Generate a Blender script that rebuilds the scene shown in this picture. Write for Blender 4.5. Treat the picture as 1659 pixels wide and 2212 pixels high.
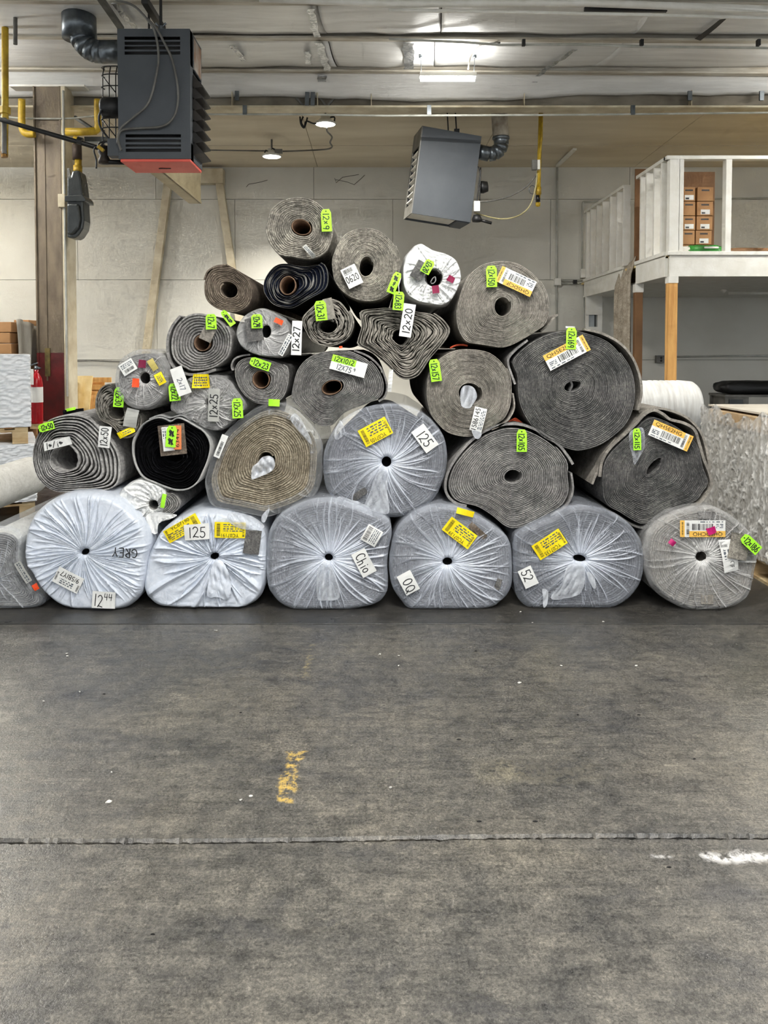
import bpy, math, random
import numpy as np
from mathutils import Vector, Matrix

for _o in list(bpy.data.objects):
    bpy.data.objects.remove(_o)
SC = bpy.context.scene
COL = SC.collection

# ------------------------------------------------------------------ camera
FPX, CX, HZ = 1700.0, 812.0, 755.0          # focal length, vanishing point x and horizon y in photo pixels
PITCH = math.radians(2.0)
CY = HZ + FPX * math.tan(PITCH)
CAMH = 1.40
IW, IH = 1659.0, 2212.0
cam_data = bpy.data.cameras.new('camera')
cam = bpy.data.objects.new('camera', cam_data)
COL.objects.link(cam)
cam.location = (0, 0, CAMH)
cam.rotation_euler = (math.pi / 2 - PITCH, 0, 0)
cam_data.sensor_fit = 'VERTICAL'
cam_data.sensor_height = 36.0
cam_data.sensor_width = 27.0
cam_data.lens = 36.0 * FPX / IH
cam_data.shift_x = (IW / 2 - CX) / IH
cam_data.shift_y = (CY - IH / 2) / IH
cam_data.clip_start = 0.05
SC.camera = cam

# ------------------------------------------------------------------ world, exposure
world = bpy.data.worlds.new('world')
SC.world = world
world.use_nodes = True
bg = world.node_tree.nodes['Background']
bg.inputs[0].default_value = (0.93, 0.97, 1.0, 1)
bg.inputs[1].default_value = 0.64
SC.view_settings.view_transform = 'Standard'
SC.view_settings.look = 'None'
SC.view_settings.gamma = 1.0
SC.view_settings.use_curve_mapping = False
SC.view_settings.exposure = 0.85
cy = SC.cycles
cy.max_bounces = 4
cy.diffuse_bounces = 3
cy.glossy_bounces = 2
cy.transmission_bounces = 2
cy.transparent_max_bounces = 10
cy.caustics_reflective = False
cy.caustics_refractive = False
cy.use_adaptive_sampling = True
cy.adaptive_threshold = 0.09
cy.adaptive_min_samples = 10
cy.sample_clamp_indirect = 6.0


def area_light(name, loc, sx, sy, power, color, rot=(0, 0, 0), parent=None):
    d = bpy.data.lights.new(name, 'AREA')
    d.shape = 'RECTANGLE'
    d.size, d.size_y = sx, sy
    d.energy = power
    d.color = color
    o = bpy.data.objects.new(name, d)
    COL.objects.link(o)
    o.location = loc
    o.rotation_euler = rot
    if parent is not None:
        o.parent = parent
        o.location = Vector(loc) - ORG[parent.name]
    return o


# ------------------------------------------------------------------ helpers
ORG = {}
CARPETS = set()


def P(px, py, Y):
    """photo pixel -> world point on the vertical plane at distance Y"""
    r, u = (px - CX) / FPX, -(py - CY) / FPX
    c, s = math.cos(PITCH), math.sin(PITCH)
    t = Y / (c + u * s)
    return Vector((r * t, Y, CAMH + t * (-s + u * c)))


def PZ(px, py, z):
    """photo pixel -> world point on the horizontal plane at height z"""
    r, u = (px - CX) / FPX, -(py - CY) / FPX
    c, s = math.cos(PITCH), math.sin(PITCH)
    t = (z - CAMH) / (-s + u * c)
    return Vector((r * t, t * (c + u * s), z))


def lin(c):
    c = c / 255.0
    return c / 12.92 if c <= 0.04045 else ((c + 0.055) / 1.055) ** 2.4


def rgb(r, g, b):
    return (lin(r), lin(g), lin(b), 1.0)


def setp(o, label=None, cat=None, group=None, kind=None):
    if label: o['label'] = label
    if cat: o['category'] = cat
    if group: o['group'] = group
    if kind: o['kind'] = kind
    return o


def empty(name, loc, label=None, cat=None, group=None, kind=None):
    o = bpy.data.objects.new(name, None)
    COL.objects.link(o)
    o.location = loc
    o.empty_display_size = 0.05
    ORG[o.name] = Vector(loc)
    return setp(o, label, cat, group, kind)


def mk(name, verts, faces, mats, parent=None, smooth=False, fmat=None, attrs=None, bevel=0.0):
    """one mesh object from world coordinates; parent keeps only translations"""
    V = np.asarray(verts, dtype=np.float64).reshape(-1, 3)
    if parent is not None:
        org = ORG[parent.name]
    else:
        org = Vector(((V[:, 0].min() + V[:, 0].max()) / 2, (V[:, 1].min() + V[:, 1].max()) / 2, V[:, 2].min()))
    me = bpy.data.meshes.new(name)
    W = V - np.array(org)
    if isinstance(faces, np.ndarray):
        n = len(faces)
        me.vertices.add(len(W)); me.vertices.foreach_set('co', W.ravel().astype(np.float32))
        k = faces.shape[1]
        me.loops.add(n * k); me.loops.foreach_set('vertex_index', faces.ravel().astype(np.int32))
        me.polygons.add(n); me.polygons.foreach_set('loop_start', np.arange(0, n * k, k, dtype=np.int32))
        me.update(calc_edges=True)
    else:
        me.from_pydata(W.tolist(), [], faces)
    if not isinstance(mats, (list, tuple)): mats = [mats]
    for m in mats: me.materials.append(m)
    if fmat is not None: me.polygons.foreach_set('material_index', np.asarray(fmat, dtype=np.int32))
    me.polygons.foreach_set('use_smooth', [bool(smooth)] * len(me.polygons))
    if attrs and 'lay' in attrs and 'tone' not in attrs: attrs['tone'] = np.ones(len(V))
    if attrs is None and any(m.name in CARPETS for m in mats): attrs = {'lay': np.full(len(V), .5), 'tone': np.ones(len(V))}
    if attrs:
        for k, a in attrs.items():
            if k == 'strand':
                at = me.attributes.new(k, 'FLOAT_VECTOR', 'POINT')
                at.data.foreach_set('vector', np.asarray(a, dtype=np.float32).ravel())
                continue
            at = me.attributes.new(k, 'FLOAT', 'POINT')
            at.data.foreach_set('value', np.asarray(a, dtype=np.float32).ravel())
    me.update()
    o = bpy.data.objects.new(name, me)
    COL.objects.link(o)
    if parent is not None:
        o.parent = parent
        ORG[o.name] = org
    else:
        o.location = org
        ORG[o.name] = org
    if bevel:
        b = o.modifiers.new('bevel', 'BEVEL')
        b.width = bevel; b.segments = 2; b.limit_method = 'ANGLE'
    return o


def dup(src, off, parent=None):
    """copy of a mesh object sharing its data, moved by off"""
    c = src.copy()
    COL.objects.link(c)
    if parent is not None: c.parent = parent
    c.location = src.location + Vector(off)
    ORG[c.name] = ORG[src.name]
    return c


class MB:
    def __init__(s):
        s.v = []; s.f = []; s.m = []

    def add(s, vs, fs, m=0):
        n = len(s.v)
        s.v += [tuple(p) for p in vs]
        for f in fs:
            s.f.append(tuple(i + n for i in f)); s.m.append(m)
        return s

    def box(s, x0, x1, y0, y1, z0, z1, m=0):
        vs = [(x, y, z) for z in (z0, z1) for y in (y0, y1) for x in (x0, x1)]
        fs = [(0, 2, 3, 1), (4, 5, 7, 6), (0, 1, 5, 4), (2, 6, 7, 3), (0, 4, 6, 2), (1, 3, 7, 5)]
        return s.add(vs, fs, m)

    def obox(s, c, ax, ay, az, m=0):
        c, ax, ay, az = Vector(c), Vector(ax), Vector(ay), Vector(az)
        vs = [c + ax * i + ay * j + az * k for k in (-1, 1) for j in (-1, 1) for i in (-1, 1)]
        fs = [(0, 2, 3, 1), (4, 5, 7, 6), (0, 1, 5, 4), (2, 6, 7, 3), (0, 4, 6, 2), (1, 3, 7, 5)]
        return s.add(vs, fs, m)

    def bar(s, a, b, w, h, m=0, up=(0, 0, 1)):
        """rectangular bar from a to b"""
        a, b = Vector(a), Vector(b)
        d = (b - a)
        L = d.length
        d.normalize()
        side = d.cross(Vector(up))
        if side.length < 1e-4: side = d.cross(Vector((0, 1, 0)))
        side.normalize()
        u2 = side.cross(d)
        return s.obox((a + b) / 2, d * L / 2, side * w / 2, u2 * h / 2, m)

    def hexa(s, pts, m=0):
        """8 corners: 4 bottom/front ccw, 4 top/back"""
        return s.add(pts, [(0, 3, 2, 1), (4, 5, 6, 7), (0, 1, 5, 4), (1, 2, 6, 5), (2, 3, 7, 6), (3, 0, 4, 7)], m)

    def tube(s, pts, r, n=10, m=0, cap=True):
        pts = [Vector(p) for p in pts]
        rs = r if isinstance(r, (list, tuple)) else [r] * len(pts)
        base = len(s.v)
        prev = None
        for i, p in enumerate(pts):
            d = (pts[min(i + 1, len(pts) - 1)] - pts[max(i - 1, 0)])
            d.normalize()
            if prev is None:
                a = d.cross(Vector((0, 0, 1)))
                if a.length < 1e-3: a = d.cross(Vector((1, 0, 0)))
            else:
                a = prev - d * prev.dot(d)
            a.normalize()
            prev = a
            b = d.cross(a)
            for k in range(n):
                t = 2 * math.pi * k / n
                s.v.append(tuple(p + (a * math.cos(t) + b * math.sin(t)) * rs[i]))
        for i in range(len(pts) - 1):
            for k in range(n):
                k2 = (k + 1) % n
                s.f.append((base + i * n + k, base + i * n + k2, base + (i + 1) * n + k2, base + (i + 1) * n + k)); s.m.append(m)
        if cap:
            s.f.append(tuple(base + k for k in reversed(range(n)))); s.m.append(m)
            e = base + (len(pts) - 1) * n
            s.f.append(tuple(e + k for k in range(n))); s.m.append(m)
        return s

    def lathe(s, c, prof, axis=(0, 0, 1), n=24, m=0):
        """prof: list of (radius, distance along axis)"""
        c, ax = Vector(c), Vector(axis).normalized()
        a = ax.cross(Vector((1, 0, 0)))
        if a.length < 1e-3: a = ax.cross(Vector((0, 1, 0)))
        a.normalize(); b = ax.cross(a)
        base = len(s.v)
        for r, h in prof:
            for k in range(n):
                t = 2 * math.pi * k / n
                s.v.append(tuple(c + ax * h + (a * math.cos(t) + b * math.sin(t)) * max(r, 1e-5)))
        for i in range(len(prof) - 1):
            for k in range(n):
                k2 = (k + 1) % n
                s.f.append((base + i * n + k, base + i * n + k2, base + (i + 1) * n + k2, base + (i + 1) * n + k)); s.m.append(m)
        return s

    def prism(s, poly, y0, y1, m=0):
        """(x,z) polygon extruded along y"""
        n = len(poly)
        vs = [(x, y0, z) for x, z in poly] + [(x, y1, z) for x, z in poly]
        fs = [tuple(range(n)), tuple(reversed(range(n, 2 * n)))]
        fs += [((i + 1) % n, i, n + i, n + (i + 1) % n) for i in range(n)]
        return s.add(vs, fs, m)

    def build(s, name, mats, parent=None, smooth=False, bevel=0.0):
        return mk(name, s.v, s.f, mats, parent, smooth, s.m, None, bevel)


def smooth_path(pts, n=8):
    """catmull-rom through 3-D points"""
    pts = [Vector(p) for p in pts]
    out = []
    for i in range(len(pts) - 1):
        p0, p1, p2, p3 = pts[max(i - 1, 0)], pts[i], pts[i + 1], pts[min(i + 2, len(pts) - 1)]
        for k in range(n):
            t = k / n
            out.append(0.5 * ((2 * p1) + (p2 - p0) * t + (2 * p0 - 5 * p1 + 4 * p2 - p3) * t * t + (3 * p1 - p0 - 3 * p2 + p3) * t ** 3))
    out.append(pts[-1])
    return out


# ------------------------------------------------------------------ materials
MATS = {}


def newmat(name):
    m = bpy.data.materials.new(name)
    m.use_nodes = True
    nt = m.node_tree
    return m, nt, nt.nodes['Principled BSDF'], nt.nodes['Material Output']


def N(nt, typ, **kw):
    n = nt.nodes.new(typ)
    for k, v in kw.items():
        if k in ('operation', 'blend_type', 'data_type', 'attribute_name', 'feature', 'distance', 'wave_type', 'bands_direction', 'interpolation'):
            setattr(n, k, v)
        else:
            n.inputs[k].default_value = v
    return n


def ramp(nt, fac, stops):
    r = nt.nodes.new('ShaderNodeValToRGB')
    e = r.color_ramp.elements
    e[0].position, e[0].color = stops[0]
    e[1].position, e[1].color = stops[-1]
    for p, c in stops[1:-1]:
        x = e.new(p); x.color = c
    nt.links.new(fac, r.inputs[0])
    return r.outputs[0]


def mixc(nt, fac, a, b, blend='MIX'):
    n = nt.nodes.new('ShaderNodeMix')
    n.data_type = 'RGBA'; n.blend_type = blend
    for sock, val in ((n.inputs[0], fac), (n.inputs[6], a), (n.inputs[7], b)):
        if hasattr(val, 'links'): nt.links.new(val, sock)
        else: sock.default_value = val
    return n.outputs[2]


def math_(nt, op, a, b=0.0, clamp=False):
    n = nt.nodes.new('ShaderNodeMath')
    n.operation = op; n.use_clamp = clamp
    for sock, val in ((n.inputs[0], a), (n.inputs[1], b)):
        if hasattr(val, 'links'): nt.links.new(val, sock)
        else: sock.default_value = val
    return n.outputs[0]


def coords(nt, kind='Object', scale=(1, 1, 1), rot=(0, 0, 0)):
    t = nt.nodes.new('ShaderNodeTexCoord')
    mp = nt.nodes.new('ShaderNodeMapping')
    mp.inputs['Scale'].default_value = scale
    mp.inputs['Rotation'].default_value = rot
    nt.links.new(t.outputs[kind], mp.inputs[0])
    return mp.outputs[0]


def world_pos(nt):
    g = nt.nodes.new('ShaderNodeNewGeometry')
    return g.outputs['Position']


def noise(nt, vec, scale, detail=4.0, rough=0.55, dist=0.0):
    n = N(nt, 'ShaderNodeTexNoise', Scale=scale, Detail=detail, Roughness=rough, Distortion=dist)
    nt.links.new(vec, n.inputs['Vector'])
    return n.outputs['Fac']


def bump(nt, bs, h, strength=0.3, dist=0.01):
    b = N(nt, 'ShaderNodeBump', Strength=strength, Distance=dist)
    nt.links.new(h, b.inputs['Height'])
    nt.links.new(b.outputs[0], bs.inputs['Normal'])


def paint(name, c1, c2=None, rough=0.6, metal=0.0, scale=6.0, bscale=60.0, bstr=0.08, stretch=(1, 1, 1), spec=0.5, lo=0.35, hi=0.65):
    """plain surface with mottling between two colours and a fine relief"""
    if name in MATS: return MATS[name]
    m, nt, bs, out = newmat(name)
    v = coords(nt, 'Object', stretch)
    if c2 is None: c2 = tuple(x * 0.82 for x in c1[:3]) + (1,)
    f = noise(nt, v, scale, 5)
    col = ramp(nt, f, [(lo, c2), (hi, c1)])
    nt.links.new(col, bs.inputs['Base Color'])
    bs.inputs['Roughness'].default_value = rough
    bs.inputs['Metallic'].default_value = metal
    bs.inputs['Specular IOR Level'].default_value = spec
    if bstr: bump(nt, bs, noise(nt, v, bscale, 3), bstr, 0.01)
    MATS[name] = m
    return m


def carpet(name, dark, mid, light, backing=None, th=0.8, scale=55.0, bstr=0.5):
    """cut edge / pile of a carpet: tufts of three tones, a paler backing line along each layer"""
    if name in MATS: return MATS[name]
    m, nt, bs, out = newmat(name)
    v = world_pos(nt)
    f = noise(nt, v, scale, 3, 0.7, 0.9)
    f2 = noise(nt, v, 9.0, 2)
    at = N(nt, 'ShaderNodeAttribute', attribute_name='strand')
    fs = noise(nt, at.outputs['Vector'], 1.0, 2, 0.7)
    f = math_(nt, 'ADD', math_(nt, 'MULTIPLY', f, 0.55), math_(nt, 'MULTIPLY', fs, 0.45))
    ff = math_(nt, 'ADD', f, math_(nt, 'MULTIPLY', math_(nt, 'SUBTRACT', f2, 0.5), 0.35))
    col = ramp(nt, ff, [(0.34, dark), (0.49, mid), (0.64, light)])
    if backing is not None:
        a = N(nt, 'ShaderNodeAttribute', attribute_name='lay')
        w = math_(nt, 'ADD', a.outputs['Fac'], math_(nt, 'MULTIPLY', math_(nt, 'SUBTRACT', f, 0.5), 0.35))
        k = math_(nt, 'MULTIPLY', math_(nt, 'SUBTRACT', w, th), 14.0, True)
        col = mixc(nt, k, col, backing)
    tn = N(nt, 'ShaderNodeAttribute', attribute_name='tone')
    g = nt.nodes.new('ShaderNodeCombineColor')
    for i in range(3): nt.links.new(tn.outputs['Fac'], g.inputs[i])
    col = mixc(nt, 1.0, col, g.outputs[0], 'MULTIPLY')
    nt.links.new(col, bs.inputs['Base Color'])
    bs.inputs['Roughness'].default_value = 0.95
    bs.inputs['Specular IOR Level'].default_value = 0.1
    bump(nt, bs, f, bstr, 0.012)
    CARPETS.add(m.name)
    MATS[name] = m
    return m


def clear_film(name, tint=(0.80, 0.83, 0.88, 1), rough=0.16, base=0.06, nsc=45.0, namp=0.35, bst=0.35):
    """clear polythene: see-through, milkier where it is gathered (attribute haze)"""
    if name in MATS: return MATS[name]
    m, nt, bs, out = newmat(name)
    bs.inputs['Base Color'].default_value = tint
    bs.inputs['Roughness'].default_value = rough
    bs.inputs['Specular IOR Level'].default_value = 0.7
    tr = nt.nodes.new('ShaderNodeBsdfTransparent')
    tr.inputs[0].default_value = (0.96, 0.97, 0.98, 1)
    a = N(nt, 'ShaderNodeAttribute', attribute_name='haze')
    v = world_pos(nt)
    f = noise(nt, v, nsc, 3, 0.7, 1.5)
    lw = N(nt, 'ShaderNodeLayerWeight', Blend=0.35)
    h = math_(nt, 'ADD', a.outputs['Fac'], math_(nt, 'MULTIPLY', math_(nt, 'SUBTRACT', f, 0.45), namp))
    h = math_(nt, 'ADD', h, math_(nt, 'MULTIPLY', lw.outputs['Facing'], 0.30))
    h = math_(nt, 'ADD', h, base, True)
    mx = nt.nodes.new('ShaderNodeMixShader')
    nt.links.new(h, mx.inputs[0])
    nt.links.new(tr.outputs[0], mx.inputs[1])
    nt.links.new(bs.outputs[0], mx.inputs[2])
    nt.links.new(mx.outputs[0], out.inputs[0])
    bump(nt, bs, f, bst, 0.01)
    MATS[name] = m
    return m


def emit(name, color, strength):
    if name in MATS: return MATS[name]
    m, nt, bs, out = newmat(name)
    bs.inputs['Base Color'].default_value = (0.8, 0.8, 0.8, 1)
    bs.inputs['Emission Color'].default_value = color
    bs.inputs['Emission Strength'].default_value = strength
    m.cycles.emission_sampling = 'NONE'      # the area lamp in the same fixture does the lighting
    MATS[name] = m
    return m
# ------------------------------------------------------------------ base materials
WALL = paint('wall_paint', rgb(218, 216, 206), rgb(208, 205, 194), 0.75, scale=1.2, bscale=45, bstr=0.12)
CEILP = paint('ceiling_paint', rgb(226, 216, 194), rgb(204, 192, 168), 0.8, scale=1.0, bscale=20, bstr=0.06, stretch=(0.4, 2, 1))
CREAM = paint('cream_steel', rgb(216, 206, 180), rgb(186, 172, 142), 0.5, scale=5)
PURLIN = paint('purlin_paint', rgb(205, 200, 186), rgb(160, 150, 132), 0.45, scale=4, stretch=(0.6, 4, 4))
WHITEP = paint('white_trim', rgb(232, 230, 222), rgb(220, 217, 206), 0.55, scale=7)
GREYST = paint('grey_steel', rgb(120, 118, 112), rgb(90, 88, 82), 0.5, 0.2, scale=7)
BROWNST = paint('brown_primer_steel', rgb(124, 110, 90), rgb(98, 86, 70), 0.6, scale=5, stretch=(2, 2, 0.6))
OXRED = paint('oxide_red_paint', rgb(112, 28, 30), rgb(70, 22, 20), 0.5, scale=5)
DARKMETAL = paint('heater_charcoal', rgb(82, 86, 90), rgb(75, 79, 83), 0.55, scale=3, bstr=0.03, spec=.35)
BLACK = paint('black_parts', rgb(24, 24, 24), rgb(14, 14, 14), 0.5)
BLACKPIPE = paint('black_pipe', rgb(34, 33, 31), rgb(20, 19, 18), 0.4, 0.2)
YELLOWP = paint('gas_yellow', rgb(206, 172, 42), rgb(160, 128, 30), 0.5, scale=9)
GALV = paint('galvanised', rgb(128, 134, 138), rgb(84, 90, 94), 0.32, 0.75, scale=5)
PIPEOLD = paint('old_flue', rgb(186, 178, 162), rgb(140, 128, 110), 0.6, scale=12)
METER = paint('meter_grey', rgb(70, 73, 72), rgb(52, 55, 55), 0.28, 0.3)
CONDUIT = paint('conduit_grey', rgb(190, 190, 182), rgb(160, 160, 150), 0.45)
PINE = paint('pine_wood', rgb(226, 176, 104), rgb(194, 138, 70), 0.6, scale=4, stretch=(5, 5, 0.5), bstr=0.05)
PLYW = paint('pale_plywood', rgb(236, 216, 160), rgb(210, 176, 106), 0.6, scale=3, stretch=(2, 2, 0.7), bstr=0.05)
PALLETW = paint('pallet_wood', rgb(222, 200, 156), rgb(178, 148, 104), 0.7, scale=6, stretch=(0.8, 3, 3))
CARD = paint('cardboard', rgb(178, 134, 88), rgb(160, 116, 74), 0.75, scale=4, bstr=0.04)
CARDDK = paint('brown_cardboard', rgb(132, 96, 62), rgb(112, 80, 50), 0.75, scale=4)
WHITEFILM = paint('white_stretch_film', rgb(250, 251, 252), rgb(238, 242, 245), 0.3, scale=9, stretch=(0.6, 1, 4), bscale=14, bstr=0.15)
LEDM = emit('led_tube_glow', (1.0, 0.99, 0.95, 1), 14.0)
DISCM = emit('high_bay_glow', (1.0, 0.98, 0.92, 1), 16.0)


def foil_mat():
    m, nt, bs, out = newmat('foil_insulation')
    v = coords(nt, 'Object', (0.5, 5, 1))
    f = noise(nt, v, 2.2, 5, 0.6, 0.4)
    nt.links.new(ramp(nt, f, [(0.3, rgb(212, 211, 207)), (0.7, rgb(238, 238, 235))]), bs.inputs['Base Color'])
    bs.inputs['Metallic'].default_value = 0.16
    r = ramp(nt, noise(nt, coords(nt, 'Object'), 0.9, 3), [(0.35, (0.50, 0.50, 0.50, 1)), (0.65, (0.30, 0.30, 0.30, 1))])
    nt.links.new(r, bs.inputs['Roughness'])
    bump(nt, bs, noise(nt, coords(nt, 'Object', (1.2, 30, 1)), 3.0, 4, 0.6), 0.25, 0.01)
    return m


FOIL = foil_mat()
FOILTAPE = paint('foil_tape', rgb(225, 226, 226), rgb(160, 162, 164), 0.22, 0.9, scale=30, bscale=60, bstr=0.6)


def floor_mat(name, dark=False):
    m, nt, bs, out = newmat(name)
    p = world_pos(nt)
    sep = nt.nodes.new('ShaderNodeSeparateXYZ')
    nt.links.new(p, sep.inputs[0])
    X, Yc = sep.outputs[0], sep.outputs[1]

    def vec(sx, sy):
        mp = nt.nodes.new('ShaderNodeMapping')
        mp.inputs['Scale'].default_value = (sx, sy, 1)
        nt.links.new(p, mp.inputs[0])
        return mp.outputs[0]
    wearn = noise(nt, p, 22.0, 4, 0.8)
    big = noise(nt, vec(0.8, 1.0), 1.3, 3, 0.6, 0.3)
    mid = noise(nt, vec(1.0, 1.3), 6.0, 4, 0.7, 0.6)
    fine = noise(nt, p, 110.0, 3, 0.85)
    col = ramp(nt, big, [(0.34, rgb(66, 66, 66)), (0.5, rgb(86, 84, 80)), (0.68, rgb(108, 103, 93))])
    col = mixc(nt, 0.35, col, ramp(nt, mid, [(0.32, rgb(52, 52, 54)), (0.7, rgb(136, 130, 118))]))
    col = mixc(nt, 0.7, col, ramp(nt, wearn, [(0.36, (0.55, 0.55, 0.56, 1)), (0.5, (1, 1, 1, 1)), (0.66, (1.5, 1.48, 1.42, 1))]), 'MULTIPLY')
    strk = noise(nt, vec(1.2, 14.0), 3.0, 3, 0.7, 0.2)
    col = mixc(nt, 0.45, col, ramp(nt, strk, [(0.34, (0.45, 0.45, 0.46, 1)), (0.5, (1, 1, 1, 1)), (0.7, (1.25, 1.24, 1.2, 1))]), 'MULTIPLY')
    speck = ramp(nt, fine, [(0.33, (0.30, 0.30, 0.30, 1)), (0.52, (1.0, 1.0, 1.0, 1)), (0.70, (1.9, 1.88, 1.8, 1))])
    col = mixc(nt, 0.75, col, speck, 'MULTIPLY')
    if dark: col = mixc(nt, 0.55, col, rgb(34, 33, 32))
    # scattered dark smears
    sm = ramp(nt, noise(nt, vec(1.6, 3.0), 2.4, 3, 0.6, 0.8), [(0.58, (0, 0, 0, 1)), (0.70, (1, 1, 1, 1))])
    col = mixc(nt, math_(nt, 'MULTIPLY', sm, 0.42), col, rgb(58, 58, 62))
    # fine pale scratches
    for a, s, w in ((0.5, 9.0, 0.005),):
        mp = nt.nodes.new('ShaderNodeMapping')
        mp.inputs['Rotation'].default_value = (0, 0, a)
        mp.inputs['Scale'].default_value = (s, 0.55, 1)
        nt.links.new(p, mp.inputs[0])
        vo = N(nt, 'ShaderNodeTexVoronoi', Scale=1.6)
        vo.feature = 'DISTANCE_TO_EDGE'
        nt.links.new(mp.outputs[0], vo.inputs['Vector'])
        k = math_(nt, 'MULTIPLY', math_(nt, 'SUBTRACT', w * 1.5, vo.outputs['Distance']), 90.0, True)
        k = math_(nt, 'MULTIPLY', k, math_(nt, 'MULTIPLY', math_(nt, 'SUBTRACT', wearn, 0.54), 9.0, True))
        col = mixc(nt, math_(nt, 'MULTIPLY', k, 0.35), col, rgb(190, 186, 176))

    wob_ = math_(nt, 'MULTIPLY', math_(nt, 'SUBTRACT', mid, 0.5), 0.10)
    xx, yy = math_(nt, 'ADD', X, wob_), math_(nt, 'ADD', Yc, wob_)

    def patch(x0, x1, y0, y1, colr, amt, nlo, soft=30.0, nsc=22.0):
        nonlocal col
        k = math_(nt, 'MULTIPLY', math_(nt, 'SUBTRACT', xx, x0), soft, True)
        k = math_(nt, 'MULTIPLY', k, math_(nt, 'MULTIPLY', math_(nt, 'SUBTRACT', x1, xx), soft, True))
        k = math_(nt, 'MULTIPLY', k, math_(nt, 'MULTIPLY', math_(nt, 'SUBTRACT', yy, y0), soft, True))
        k = math_(nt, 'MULTIPLY', k, math_(nt, 'MULTIPLY', math_(nt, 'SUBTRACT', y1, yy), soft, True))
        wear = math_(nt, 'MULTIPLY', math_(nt, 'SUBTRACT', wearn, nlo), 8.0, True)
        col = mixc(nt, math_(nt, 'MULTIPLY', math_(nt, 'MULTIPLY', k, wear), amt), col, colr)
    a, b = PZ(600, 1735, 0), PZ(655, 1620, 0)
    patch(a.x - .012, b.x + .012, a.y, b.y, rgb(214, 178, 84), 0.75, 0.46, 70.0)
    a, b = PZ(640, 1470, 0), PZ(690, 1390, 0)
    patch(a.x, b.x, a.y, b.y, rgb(190, 168, 96), 0.35, 0.50)
    a, b = PZ(1515, 1868, 0), PZ(1760, 1836, 0)
    patch(a.x, b.x, a.y, b.y, rgb(226, 224, 222), 0.85, 0.42, 40.0)
    a, b = PZ(1405, 1856, 0), PZ(1452, 1842, 0)
    patch(a.x, b.x, a.y, b.y, rgb(226, 224, 222), 0.7, 0.42, 60.0)
    a, b = PZ(-60, 1560, 0), PZ(50, 1535, 0)
    patch(a.x, b.x, a.y, b.y, rgb(150, 144, 132), 0.5, 0.40, 40.0)
    a, b = PZ(-60, 1525, 0), PZ(62, 1460, 0)
    patch(a.x, b.x, a.y, b.y, rgb(140, 134, 122), 0.45, 0.44, 20.0)
    a, b = PZ(1020, 1700, 0), PZ(1290, 1630, 0)
    patch(a.x, b.x, a.y, b.y, rgb(160, 150, 118), 0.4, 0.40, 8.0)
    for (q0, q1, q2, q3) in ((20, 160, 1618, 1645), (1110, 1260, 1630, 1690), (100, 170, 1905, 1935), (580, 600, 1660, 1700), (1500, 1640, 1900, 1960), (540, 640, 1930, 1990)):
        a, b = PZ(q0, q3, 0), PZ(q1, q2, 0)
        patch(a.x, b.x, a.y, b.y, rgb(58, 58, 62), 0.55, 0.30, 18.0)
    nt.links.new(col, bs.inputs['Base Color'])
    rr = ramp(nt, mid, [(0.3, (0.26, 0.26, 0.26, 1)), (0.7, (0.42, 0.42, 0.42, 1))])
    nt.links.new(rr, bs.inputs['Roughness'])
    bs.inputs['Specular IOR Level'].default_value = 0.75
    bump(nt, bs, fine, 0.25, 0.006)
    return m


FLOORM = floor_mat('worn_concrete')
FLOORD = floor_mat('dark_sealed_concrete', True)  # slab under the pile, mixed darker overall
JOINT = paint('joint_filler', rgb(30, 29, 28), rgb(16, 16, 16), 0.9)

# ------------------------------------------------------------------ floor: three poured slabs and the joints between them
BACKY = 12.25
rnd = random.Random(5)
fl = MB().box(-14, 14, -4, 13, -0.30, -0.035).build('floor', JOINT)
setp(fl, kind='structure')


def slab(ya, yb, jag_a, jag_b, gap, seed, mat=None, aa=.004, ab=.004):
    """ya, yb: functions of x; edges chipped where jag > 0"""
    r = random.Random(seed)
    xs = list(np.arange(-4.2, 4.21, 0.012)) if (jag_a or jag_b) else [-14, 14]
    if len(xs) > 2: xs = [-14, -9, -6] + xs + [6, 9, 14]
    vs, fs = [], []
    c = 0.0
    for x in xs:
        da = db = 0.0
        if jag_a and abs(x) < 4.2: da = abs(r.gauss(0, jag_a)) * (1 + 1.5 * (r.random() < .06))
        if jag_b and abs(x) < 4.2: db = abs(r.gauss(0, jag_b)) * (1 + 1.5 * (r.random() < .06))
        y0, y1 = ya(x) + gap / 2, yb(x) - gap / 2
        # joint wall, chipped arris, top
        vs += [(x, y0, -0.06), (x, y0, -aa * 1.5 - da), (x, y0 + aa + da, 0), (x, y1 - ab - db, 0), (x, y1, -ab * 1.5 - db), (x, y1, -0.06)]
    for i in range(len(xs) - 1):
        a, b = i * 6, (i + 1) * 6
        for k in range(5):
            fs.append((a + k, b + k, b + k + 1, a + k + 1))
    o = mk('slab', vs, fs, mat or FLOORM, fl)
    return o


J1 = lambda x: 2.205 + 0.010 * x + 0.006 * math.sin(3.1 * x)
J2 = lambda x: PZ(812, 1348, 0).y
slab(lambda x: -4.0, J1, 0, 0.0018, 0.014, 1)
slab(J1, J2, 0.0030, 0.0, 0.014, 2, None, .004, .0006)
slab(J2, lambda x: 13.0, 0.0, 0, 0.008, 3, FLOORD, .0006)

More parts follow.
